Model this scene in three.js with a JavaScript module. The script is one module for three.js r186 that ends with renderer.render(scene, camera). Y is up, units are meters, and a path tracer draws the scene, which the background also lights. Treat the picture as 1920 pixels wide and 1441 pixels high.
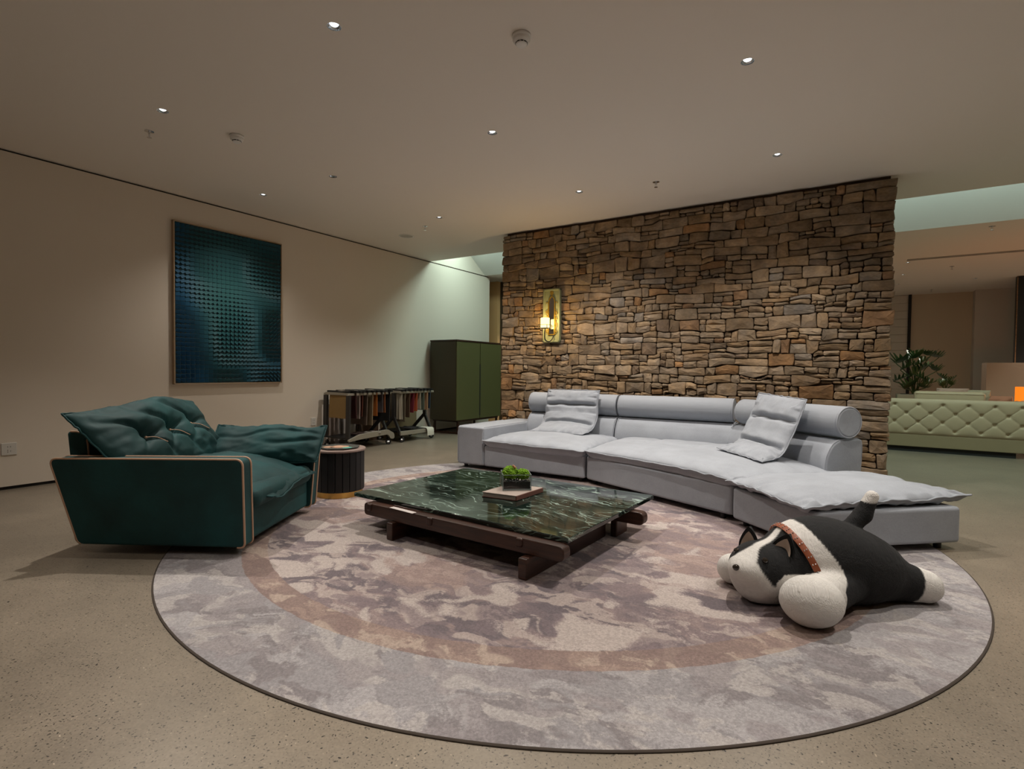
import * as THREE from 'three';
import { mergeGeometries, mergeVertices } from 'three/addons/utils/BufferGeometryUtils.js';
import { RoundedBoxGeometry } from 'three/addons/geometries/RoundedBoxGeometry.js';
import { RectAreaLightUniformsLib } from 'three/addons/lights/RectAreaLightUniformsLib.js';
RectAreaLightUniformsLib.init();
const V = (x, y, z) => new THREE.Vector3(x, y, z);

// ---------- camera, exposure, lamps ----------
const scene = new THREE.Scene();
const renderer = new THREE.WebGLRenderer({ antialias: true });
renderer.toneMapping = THREE.LinearToneMapping;
renderer.toneMappingExposure = 1.15;
renderer.shadowMap.enabled = true;
scene.background = new THREE.Color(0x000000);
const camera = new THREE.PerspectiveCamera(2 * Math.atan(720.5 / 1006.04) * 180 / Math.PI, 1920 / 1441, 0.05, 60);
{
  const r = V(0.842104, 0.010152, -0.53922), u = V(-0.022683, 0.999605, -0.016604), f = V(-0.538838, -0.026214, -0.842001);
  camera.position.set(0, 1.14291, 0);
  camera.quaternion.setFromRotationMatrix(new THREE.Matrix4().makeBasis(r, u, f.clone().negate()));
}
const CEIL = 3.105;
const LAMP = { color: [1.0, 0.935, 0.855], power: 11.2, angle: 1.05, penumbra: 0.95 };
// recessed spots: x, z, strength, aim x, aim z, half angle
const SPOTS = [
  [-2.57, -2.08, 1.15, -2.4, -0.5, 0.62], [-0.62, -3.69, 1.1], [-4.53, -2.06, 1.15, -4.2, -1.9, 0.95], [-2.58, -3.69, 0.95], [-0.64, -5.4, 1.0],
  [-5.72, -3.65, 0.36], [-2.6, -5.39, 1.3], [-4.58, -5.37, 0.95], [-4.55, -3.67, 0],
  [-0.6, -2.07, 1.15, -0.4, -0.5, 0.62], [-2.57, -0.4, 0.25], [-0.6, -0.4, 0.3], [1.3, -2.07, 0.5], [1.3, -3.69, 0.8], [1.3, -5.4, 0.2],
  [0.73, -11.73, 0.9], [0.74, -13.1, 1.0], [0.73, -14.45, 1.0], [3.2, -11.73, 0.9], [3.2, -13.6, 0.9], [-2.6, -12, 1.2], [2.0, -14.3, 0.9], [-5.3, -9.45, 0.9, -7.1, -10.5, 0.36],
];
const COVE = { color: [0.70, 0.95, 0.87], power: 6.6 };

// ---------- helpers ----------
function rng(seed) { let s = seed >>> 0; return () => { s = (s + 0x6D2B79F5) >>> 0; let t = s; t = Math.imul(t ^ (t >>> 15), t | 1); t ^= t + Math.imul(t ^ (t >>> 7), t | 61); return ((t ^ (t >>> 14)) >>> 0) / 4294967296; }; }
const lerp = (a, b, t) => a + (b - a) * t, clamp = (x, a = 0, b = 1) => Math.min(b, Math.max(a, x));
const sstep = (a, b, x) => { const t = clamp((x - a) / (b - a)); return t * t * (3 - 2 * t); };
const gauss = (x, w) => Math.exp(-(x / w) * (x / w));
function hash(x, y, z) { let h = Math.imul(x, 374761393) ^ Math.imul(y, 668265263) ^ Math.imul(z, 1274126177); h = Math.imul(h ^ (h >>> 13), 1274126177); return ((h ^ (h >>> 16)) >>> 0) / 4294967296; }
function vn(x, y, per = 0, sd = 0) {
  const xi = Math.floor(x), yi = Math.floor(y), fx = x - xi, fy = y - yi;
  const ux = fx * fx * fx * (fx * (fx * 6 - 15) + 10), uy = fy * fy * fy * (fy * (fy * 6 - 15) + 10);
  const m = per ? (a) => ((a % per) + per) % per : (a) => a;
  const x0 = m(xi), x1 = m(xi + 1), y0 = m(yi), y1 = m(yi + 1);
  return lerp(lerp(hash(x0, y0, sd), hash(x1, y0, sd), ux), lerp(hash(x0, y1, sd), hash(x1, y1, sd), ux), uy);
}
function fbm(x, y, oct = 4, per = 0, sd = 0, gain = 0.5) { let s = 0, a = 0.5, n = 0; for (let i = 0; i < oct; i++) { s += a * vn(x, y, per, sd + i * 17); n += a; x *= 2; y *= 2; per *= 2; a *= gain; } return s / n; }
function vn3(x, y, z, sd = 0) {
  const zi = Math.floor(z), t = z - zi, u = t * t * (3 - 2 * t);
  return lerp(vn(x, y, 0, sd + zi * 131), vn(x, y, 0, sd + (zi + 1) * 131), u);
}
function tex(w, h, fn, { srgb = true, rep = null } = {}) {
  const d = new Uint8Array(w * h * 4);
  for (let j = 0; j < h; j++) for (let i = 0; i < w; i++) { const c = fn((i + 0.5) / w, (j + 0.5) / h), k = (j * w + i) * 4; d[k] = clamp(c[0], 0, 255); d[k + 1] = clamp(c[1], 0, 255); d[k + 2] = clamp(c[2], 0, 255); d[k + 3] = 255; }
  const t = new THREE.DataTexture(d, w, h, THREE.RGBAFormat);
  t.wrapS = t.wrapT = THREE.RepeatWrapping; t.magFilter = THREE.LinearFilter; t.minFilter = THREE.LinearMipmapLinearFilter; t.generateMipmaps = true;
  if (srgb) t.colorSpace = THREE.SRGBColorSpace;
  if (rep) t.repeat.set(rep[0], rep[1]);
  t.needsUpdate = true; return t;
}
const M = (color, roughness = 0.8, o = {}) => { const m = new THREE.MeshPhysicalMaterial({ roughness, metalness: 0, side: THREE.DoubleSide, ...o }); if (color) m.color.setRGB(...color); return m; };
const used = new Set();
function numbered(n) { if (!used.has(n)) { used.add(n); return n; } let k = 1; while (used.has(n + '_' + String(k).padStart(3, '0'))) k++; n = n + '_' + String(k).padStart(3, '0'); used.add(n); return n; }
function tag(o, label, category, group) { o.userData.label = label; if (category) o.userData.category = category; if (group) o.userData.group = group; return o; }
function thing(name, label, category, [x, y, z] = [0, 0, 0], turn = 0, group) { const o = new THREE.Group(); o.name = numbered(name); o.position.set(x, y, z); o.rotation.y = turn; tag(o, label, category, group); scene.add(o); return o; }
function solid(name, label, category, geo, mat, group) { const o = part(scene, numbered(name), geo, mat); return tag(o, label, category, group); }
function part(parent, name, geo, mat, label) { const g = Array.isArray(geo) ? merge(geo) : geo; const m = new THREE.Mesh(g, mat); m.name = name; m.castShadow = m.receiveShadow = true; if (label) m.userData.label = label; parent.add(m); return m; }
function struct(name, geo, mat) { const m = part(scene, numbered(name), geo, mat); m.userData.kind = 'structure'; return m; }
function structGroup(name) { const o = new THREE.Group(); o.name = numbered(name); o.userData.kind = 'structure'; scene.add(o); return o; }
function merge(list) {
  const gs = list.map((g) => { g = g.index ? g.toNonIndexed() : g; for (const k of Object.keys(g.attributes)) if (!['position', 'normal', 'uv', 'color'].includes(k)) g.deleteAttribute(k); if (!g.attributes.uv) g.setAttribute('uv', new THREE.BufferAttribute(new Float32Array(g.attributes.position.count * 2), 2)); return g; });
  return mergeGeometries(gs);
}
// uv in metres from the dominant direction of each triangle
function boxUV(g, s = 1) {
  g = g.index ? g.toNonIndexed() : g; const p = g.attributes.position, n = p.count, uv = new Float32Array(n * 2), a = V(), b = V(), c = V();
  for (let i = 0; i < n; i += 3) {
    a.fromBufferAttribute(p, i); b.fromBufferAttribute(p, i + 1); c.fromBufferAttribute(p, i + 2);
    const nn = b.clone().sub(a).cross(c.clone().sub(a)), X = Math.abs(nn.x), Y = Math.abs(nn.y), Z = Math.abs(nn.z);
    [a, b, c].forEach((q, k) => { const [u, v] = X >= Y && X >= Z ? [q.z, q.y] : Y >= Z ? [q.x, q.z] : [q.x, q.y]; uv[(i + k) * 2] = u * s; uv[(i + k) * 2 + 1] = v * s; });
  }
  g.setAttribute('uv', new THREE.BufferAttribute(uv, 2)); return g;
}
const box = (x0, x1, y0, y1, z0, z1) => boxUV(new THREE.BoxGeometry(x1 - x0, y1 - y0, z1 - z0).translate((x0 + x1) / 2, (y0 + y1) / 2, (z0 + z1) / 2));
const rbox = (x0, x1, y0, y1, z0, z1, r = 0.01, seg = 3) => boxUV(new RoundedBoxGeometry(x1 - x0, y1 - y0, z1 - z0, seg, Math.min(r, (x1 - x0) / 2.01, (y1 - y0) / 2.01, (z1 - z0) / 2.01)).translate((x0 + x1) / 2, (y0 + y1) / 2, (z0 + z1) / 2));
const cyl = (r0, r1, y0, y1, x = 0, z = 0, seg = 24) => new THREE.CylinderGeometry(r1, r0, y1 - y0, seg).translate(x, (y0 + y1) / 2, z);
const lathe = (pts, seg = 40) => new THREE.LatheGeometry(pts.map(([r, y]) => new THREE.Vector2(r, y)), seg);
const tube = (pts, r, n = 40, seg = 8, closed = false) => new THREE.TubeGeometry(new THREE.CatmullRomCurve3(pts.map((p) => p.isVector3 ? p : V(...p)), closed, 'catmullrom', 0.5), n, r, seg, closed);
function polyTube(pts, r, seg = 8, closed = false) { // follows a dense list of points exactly
  const c = new THREE.CurvePath(); const q = pts.map((p) => p.isVector3 ? p : V(...p)); for (let i = 0; i + 1 < q.length; i++) c.add(new THREE.LineCurve3(q[i], q[i + 1])); if (closed) c.add(new THREE.LineCurve3(q[q.length - 1], q[0]));
  return new THREE.TubeGeometry(new THREE.CatmullRomCurve3(q, closed, 'centripetal'), q.length * 2, r, seg, closed);
}
function bar(a, b, w, d = w) { // straight square bar between two points
  const A = V(...a), B = V(...b), L = A.distanceTo(B); const g = new RoundedBoxGeometry(w, L, d, 1, Math.min(w, d) * 0.15);
  g.applyQuaternion(new THREE.Quaternion().setFromUnitVectors(V(0, 1, 0), B.clone().sub(A).normalize())); const c = A.add(B).multiplyScalar(0.5); return g.translate(c.x, c.y, c.z);
}
function rod(a, b, r, seg = 10) { const A = V(...a), B = V(...b), L = A.distanceTo(B); const g = new THREE.CylinderGeometry(r, r, L, seg); g.applyQuaternion(new THREE.Quaternion().setFromUnitVectors(V(0, 1, 0), B.clone().sub(A).normalize())); const c = A.add(B).multiplyScalar(0.5); return g.translate(c.x, c.y, c.z); }
function roundPoly(pts, r) { // closed Shape with rounded corners
  const s = new THREE.Shape(), n = pts.length;
  for (let i = 0; i < n; i++) {
    const p = new THREE.Vector2(...pts[i]), a = new THREE.Vector2(...pts[(i + n - 1) % n]).sub(p), b = new THREE.Vector2(...pts[(i + 1) % n]).sub(p);
    const rr = Math.min(Array.isArray(r) ? r[i] : r, a.length() * 0.48, b.length() * 0.48), A = p.clone().add(a.setLength(rr)), B = p.clone().add(b.setLength(rr));
    if (i) s.lineTo(A.x, A.y); else s.moveTo(A.x, A.y); s.quadraticCurveTo(p.x, p.y, B.x, B.y);
  }
  s.closePath(); return s;
}
// a plan polygon (x, z) raised from y0 to y1 with soft edges
function prism(pts, y0, y1, r = 0.03, bev = 0.02) {
  const g = new THREE.ExtrudeGeometry(roundPoly(pts.map(([x, z]) => [x, -z]), r), { depth: y1 - y0 - 2 * bev, bevelEnabled: bev > 0, bevelThickness: bev, bevelSize: bev, bevelOffset: -bev, bevelSegments: 4, curveSegments: 8 });
  g.rotateX(-Math.PI / 2); g.translate(0, y0 + bev, 0); return boxUV(g);
}
// a side profile (x, y) swept along z from z0 to z1
function slab(pts, z0, z1, r = 0.02, bev = 0.012, seg = 8) {
  const g = new THREE.ExtrudeGeometry(roundPoly(pts, r), { depth: z1 - z0 - 2 * bev, bevelEnabled: bev > 0, bevelThickness: bev, bevelSize: bev, bevelOffset: -bev, bevelSegments: 4, curveSegments: seg });
  g.translate(0, 0, z0 + bev); return boxUV(g);
}
const smooth = (g, deg = 40) => { let h = g.clone(); h.deleteAttribute('normal'); const uv = h.attributes.uv; h.deleteAttribute('uv'); h = mergeVertices(h, 1e-4); h.computeVertexNormals(); return h; };
// soft cushion: base(u, v) gives the seam sheet, u and v run from -1 to 1
function pad({ base, nu = 44, nv = 44, top = 0.08, bot = 0.06, n = 2.8, e = 0.5, nb = n, eb = e, dent = null, wr = 0.006, fw = 14, seed = 1, lump = 0.008, flip = 1, su = 1, sv = 1 }) {
  const out = [], e1 = 1e-3;
  for (const side of [1, -1]) {
    const pos = [], uv = [], idx = [];
    for (let j = 0; j <= nv; j++) for (let i = 0; i <= nu; i++) {
      const f = (t) => Math.sin((t * 2 - 1) * Math.PI / 2 * 0.96) / Math.sin(Math.PI / 2 * 0.96);
      const u = f(i / nu), v = f(j / nv), p = base(u, v);
      const du = base(Math.min(1, u + e1), v).sub(base(Math.max(-1, u - e1), v)), dv = base(u, Math.min(1, v + e1)).sub(base(u, Math.max(-1, v - e1)));
      const nn = du.cross(dv).normalize().multiplyScalar(flip * side);
      const N = side > 0 ? n : nb, E = side > 0 ? e : eb, pu = Math.pow(Math.max(0, 1 - Math.pow(Math.abs(u), N)), E), pv = Math.pow(Math.max(0, 1 - Math.pow(Math.abs(v), N)), E);
      let t = (side > 0 ? top : bot) * pu * pv;
      const ed = Math.min(1 - Math.abs(u), 1 - Math.abs(v)), along = 1 - Math.abs(u) < 1 - Math.abs(v) ? v * sv : u * su;
      t += (wr * (vn(along * fw, side * 7.3 + seed, 0, seed) - 0.5) * 2 * Math.exp(-ed / 0.22) * Math.min(1, ed * 14));
      t += lump * (fbm(u * 2.2 + seed, v * 2.2, 3, 0, seed) - 0.5) * 2 * Math.min(1, ed * 5);
      if (dent) t += dent(u, v, side) * Math.min(1, ed * 8);
      p.addScaledVector(nn, t); pos.push(p.x, p.y, p.z); uv.push(u * su * 0.5, v * sv * 0.5);
    }
    for (let j = 0; j < nv; j++) for (let i = 0; i < nu; i++) { const a = j * (nu + 1) + i, b = a + 1, c = a + nu + 1, d = c + 1; if (side * flip > 0) idx.push(a, b, d, a, d, c); else idx.push(a, d, b, a, c, d); }
    const g = new THREE.BufferGeometry(); g.setAttribute('position', new THREE.Float32BufferAttribute(pos, 3)); g.setAttribute('uv', new THREE.Float32BufferAttribute(uv, 2)); g.setIndex(idx); g.computeVertexNormals(); out.push(g);
  }
  return merge(out);
}
// the sewn seam around a pad
function seam(base, r = 0.006, wave = 0.004, seed = 1, n = 40, grow = 1.012) {
  const pts = [];
  const e = [[-1, -1, 1, 0], [1, -1, 0, 1], [1, 1, -1, 0], [-1, 1, 0, -1]];
  for (const [u, v, a, b] of e) for (let i = 0; i < n; i++) { const t = 2 * i / n, p = base((u + a * t) * grow, (v + b * t) * grow); p.y += wave * (vn(i * 0.55, u * 3 + v * 5, 0, seed) - 0.5) * 2; pts.push(p); }
  return polyTube(pts, r, 6, true);
}
const bil = (c) => (u, v) => { const s = (u + 1) / 2, t = (v + 1) / 2; return c[0].clone().multiplyScalar((1 - s) * (1 - t)).addScaledVector(c[1], s * (1 - t)).addScaledVector(c[2], s * t).addScaledVector(c[3], (1 - s) * t); };
function deform(g, fn) { const p = g.attributes.position, q = V(); for (let i = 0; i < p.count; i++) { q.fromBufferAttribute(p, i); fn(q); p.setXYZ(i, q.x, q.y, q.z); } g.computeVertexNormals(); return g; }
function recentre(o, x, z) { o.position.set(x, 0, z); for (const c of o.children) c.position.set(c.position.x - x, c.position.y, c.position.z - z); return o; }
// smooth surface of a field (negative inside): surface nets
function nets(field, lo, hi, h) {
  const n = [0, 1, 2].map((k) => Math.ceil((hi[k] - lo[k]) / h) + 1), [nx, ny, nz] = n, F = new Float32Array(nx * ny * nz);
  let k = 0; for (let z = 0; z < nz; z++) for (let y = 0; y < ny; y++) for (let x = 0; x < nx; x++) F[k++] = field(lo[0] + x * h, lo[1] + y * h, lo[2] + z * h);
  const id = new Int32Array(nx * ny * nz).fill(-1), pos = [], idx = [], I = (x, y, z) => x + nx * (y + ny * z);
  for (let z = 0; z < nz - 1; z++) for (let y = 0; y < ny - 1; y++) for (let x = 0; x < nx - 1; x++) {
    let c = 0, sx = 0, sy = 0, sz = 0; const g = [];
    for (let d = 0; d < 8; d++) g.push(F[I(x + (d & 1), y + ((d >> 1) & 1), z + (d >> 2))]);
    for (let a = 0; a < 8; a++) for (const bit of [1, 2, 4]) if (!(a & bit)) { const b = a | bit; if ((g[a] < 0) !== (g[b] < 0)) { const t = g[a] / (g[a] - g[b]); sx += (a & 1) + (bit === 1 ? t : 0); sy += ((a >> 1) & 1) + (bit === 2 ? t : 0); sz += (a >> 2) + (bit === 4 ? t : 0); c++; } }
    if (c) { id[I(x, y, z)] = pos.length / 3; pos.push(lo[0] + (x + sx / c) * h, lo[1] + (y + sy / c) * h, lo[2] + (z + sz / c) * h); }
  }
  const quad = (a, b, c, d, s) => { if (a < 0 || b < 0 || c < 0 || d < 0) return; if (s) idx.push(a, b, c, a, c, d); else idx.push(a, c, b, a, d, c); };
  for (let z = 1; z < nz - 1; z++) for (let y = 1; y < ny - 1; y++) for (let x = 1; x < nx - 1; x++) {
    const f = F[I(x, y, z)];
    if ((f < 0) !== (F[I(x + 1, y, z)] < 0)) quad(id[I(x, y - 1, z - 1)], id[I(x, y, z - 1)], id[I(x, y, z)], id[I(x, y - 1, z)], f < 0);
    if ((f < 0) !== (F[I(x, y + 1, z)] < 0)) quad(id[I(x - 1, y, z - 1)], id[I(x - 1, y, z)], id[I(x, y, z)], id[I(x, y, z - 1)], f < 0);
    if ((f < 0) !== (F[I(x, y, z + 1)] < 0)) quad(id[I(x - 1, y - 1, z)], id[I(x, y - 1, z)], id[I(x, y, z)], id[I(x - 1, y, z)], f < 0);
  }
  const geo = new THREE.BufferGeometry(); geo.setAttribute('position', new THREE.Float32BufferAttribute(pos, 3)); geo.setIndex(idx); geo.computeVertexNormals(); return geo;
}

// ---------- textures and materials ----------
const tGrain = tex(512, 512, (u, v) => { const n = 255 * (0.6 * fbm(u * 64, v * 64, 2, 64, 3) + 0.4 * fbm(u * 8, v * 8, 3, 8, 9)); return [n, n, n]; }, { srgb: false });
const tPlaster = tex(512, 512, (u, v) => { const n = 128 + 120 * (fbm(u * 24, v * 24, 4, 24, 5) - 0.5); return [n, n, n]; }, { srgb: false, rep: [0.8, 0.8] });
const mWall = M([0.74, 0.655, 0.555], 0.9, { bumpMap: tPlaster, bumpScale: 0.001 });
const mCeil = M([0.88, 0.81, 0.73], 0.92);
const mWhitePaint = M([0.72, 0.72, 0.69], 0.9);
const mDark = M([0.012, 0.011, 0.010], 0.7);
const mBlack = M([0.008, 0.008, 0.009], 0.45);
const mChrome = M([0.75, 0.76, 0.78], 0.2, { metalness: 1 });
const tFloor = tex(2048, 2048, (u, v) => {
  const b = fbm(u * 10, v * 10, 5, 10, 21), f = vn(u * 400, v * 400, 400, 4); let k = 1 + 0.16 * (b - 0.5) + 0.09 * (f - 0.5);
  let c = [135 * k, 124 * k, 109 * k];
  const wx = u + 0.004 * (vn(u * 160, v * 160, 160, 51) - 0.5), wy = v + 0.004 * (vn(u * 160, v * 160, 160, 52) - 0.5);
  for (const [N, sd, p, tone, rad] of [[120, 71, 0.36, -1, 0.27], [220, 72, 0.4, -0.8, 0.32], [60, 73, 0.10, -1, 0.16], [140, 74, 0.07, 0.5, 0.24]]) {
    const x = wx * N, y = wy * N, xi = Math.floor(x), yi = Math.floor(y);
    if (hash(xi, yi, sd) < p) { const cx = 0.3 + 0.4 * hash(xi, yi, sd + 9), cy = 0.3 + 0.4 * hash(xi, yi, sd + 19), a = hash(xi, yi, sd + 29) * 6.28, dx = x - xi - cx, dy = y - yi - cy; const l = dx * Math.cos(a) + dy * Math.sin(a), m = -dx * Math.sin(a) + dy * Math.cos(a); const r = rad * (0.35 + 0.65 * hash(xi, yi, sd + 39)); const q = sstep(1, 0.7, Math.hypot(l / r, m / (r * 0.55))); const s = 1 + tone * q * (0.28 + 0.5 * hash(xi, yi, sd + 49)); c = c.map((t) => t * s); }
  }
  return c;
}, { rep: [1 / 2.4, 1 / 2.4] });
const mFloor = M(null, 0.36, { map: tFloor, clearcoat: 0.25, clearcoatRoughness: 0.28, specularIntensity: 0.8 });
const tWood = tex(1024, 512, (u, v) => { const w = fbm(u * 2, v * 10, 3, 2, 8), g = fbm(u * 6, v * 90, 3, 6, 12), r = 0.5 + 0.5 * Math.sin((v * 14 + w * 5) * 6.283); const k = 0.62 + 0.5 * g + 0.16 * r; return [178 * k, 178 * k, 178 * k]; });
const mWalnut = M([0.10, 0.036, 0.018], 0.42, { map: tWood });
const mOak = M([0.66, 0.35, 0.15], 0.5, { map: tWood });
const mPale = M([0.45, 0.33, 0.235], 0.6);
const mBrass = M([0.62, 0.38, 0.11], 0.3, { metalness: 1 });

// ---------- the shell of the room ----------
const GAP = 3.085, FARZ = -16.5, NEARZ = 3.6, XL = -6.545, XR = 5.2, SLOT0 = -7.45, SLOT1 = -9.14;
{
  const g = box(-9, XR + 0.2, -0.2, 0, FARZ - 0.2, NEARZ + 0.2); struct('floor', g, mFloor);
  // front ceiling with round holes for the recessed spots
  const s = new THREE.Shape(); [[XL - 0.06, -NEARZ], [XR, -NEARZ], [XR, -SLOT0], [XL - 0.06, -SLOT0]].forEach(([x, y], i) => i ? s.lineTo(x, y) : s.moveTo(x, y)); s.closePath();
  for (const [x, z] of SPOTS) if (z > SLOT0) { const h = new THREE.Path(); h.absarc(x, -z, 0.041, 0, Math.PI * 2, true); s.holes.push(h); }
  const c = new THREE.ExtrudeGeometry(s, { depth: 0.16, bevelEnabled: false, curveSegments: 24 }); c.rotateX(-Math.PI / 2); c.translate(0, CEIL, 0); struct('ceiling', boxUV(c), mCeil);
  const s2 = new THREE.Shape(); [[-9, -SLOT1], [XR, -SLOT1], [XR, -FARZ], [-9, -FARZ]].forEach(([x, y], i) => i ? s2.lineTo(x, y) : s2.moveTo(x, y)); s2.closePath();
  for (const [x, z] of SPOTS) if (z < SLOT1) { const h = new THREE.Path(); h.absarc(x, -z, 0.041, 0, Math.PI * 2, true); s2.holes.push(h); }
  const c2 = new THREE.ExtrudeGeometry(s2, { depth: 0.16, bevelEnabled: false, curveSegments: 24 }); c2.rotateX(-Math.PI / 2); c2.translate(0, CEIL, 0); struct('ceiling', boxUV(c2), mCeil);
  // light shaft above the slot: upright near face, sloping far face
  struct('ceiling_shaft_front', box(XL - 0.06, XR, CEIL + 0.16, 4.45, SLOT0, SLOT0 + 0.1), mWhitePaint);
  const sl = new THREE.Shape(); [[SLOT1, CEIL], [SLOT0 + 0.1, 4.28], [SLOT0 + 0.1, 4.45], [SLOT1, CEIL + 0.17]].forEach(([x, y], i) => i ? sl.lineTo(x, y) : sl.moveTo(x, y)); sl.closePath();
  const sg = new THREE.ExtrudeGeometry(sl, { depth: XR - XL + 0.06, bevelEnabled: false }); sg.rotateY(-Math.PI / 2); sg.translate(XR, 0, 0); struct('ceiling_shaft_slope', boxUV(sg), mWhitePaint);
  const wl = structGroup('wall_left');
  part(wl, 'lower_panel', box(XL - 0.2, XL, 0.03, GAP, -9.31, NEARZ), mWall);
  part(wl, 'shadow_gap', box(XL - 0.2, XL - 0.03, GAP, CEIL, -9.31, NEARZ), mDark);
  part(wl, 'upper_panel', box(XL - 0.2, XL, CEIL, 4.45, -9.31, SLOT0 + 0.1), mWall);
  part(wl, 'base_gap', box(XL - 0.2, XL - 0.015, 0, 0.03, -9.31, NEARZ), mDark);
  struct('wall_right', box(XR, XR + 0.2, 0, 4.45, FARZ, NEARZ), mWall);
  struct('wall_rear', box(XL - 0.2, XR + 0.2, 0, CEIL + 0.1, NEARZ, NEARZ + 0.2), mWall);
  struct('wall_far', box(1.1, XR, 0, CEIL, FARZ - 0.2, FARZ), M([0.62, 0.50, 0.37], 0.9));
  struct('wall_side', box(-9.2, -9, 0, CEIL, FARZ, -9.31), mWall);
  struct('wall_return', box(-9.2, XL - 0.2, 0, CEIL + 0.1, -9.51, -9.31), mWall);
  struct('pillar', box(2.283, 2.98, 0, CEIL - 0.0, FARZ, -16.2), M([0.66, 0.59, 0.52], 0.9));
  // panelled end wall of pale boards, left of a dark upright strip
  const wp = structGroup('wall_panelled'); for (let i = 0; i < 16; i++) part(wp, 'panel', rbox(-9, 1.06, i * 0.194, i * 0.194 + 0.19, FARZ - 0.2, FARZ + 0.01, 0.006, 1), M([0.66, 0.60, 0.52], 0.75));
  struct('trim_1', box(1.06, 1.12, 0, CEIL, FARZ, FARZ + 0.08), mDark);
  // timber clad return wall seen behind the cupboard
  const ww = structGroup('wall_timber'); part(ww, 'wood_column', rbox(-6.99, -6.7, 0, CEIL, -10.1, -9.86, 0.006), M([0.72, 0.42, 0.19], 0.5)); part(ww, 'dark_recess', box(-6.7, -4.2, 0, CEIL, -10.1, -9.95), M([0.05, 0.028, 0.014], 0.6)); part(ww, 'wood_panel', box(-9, -6.99, 0, CEIL, -10.1, -9.9), mOak);
}

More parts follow.
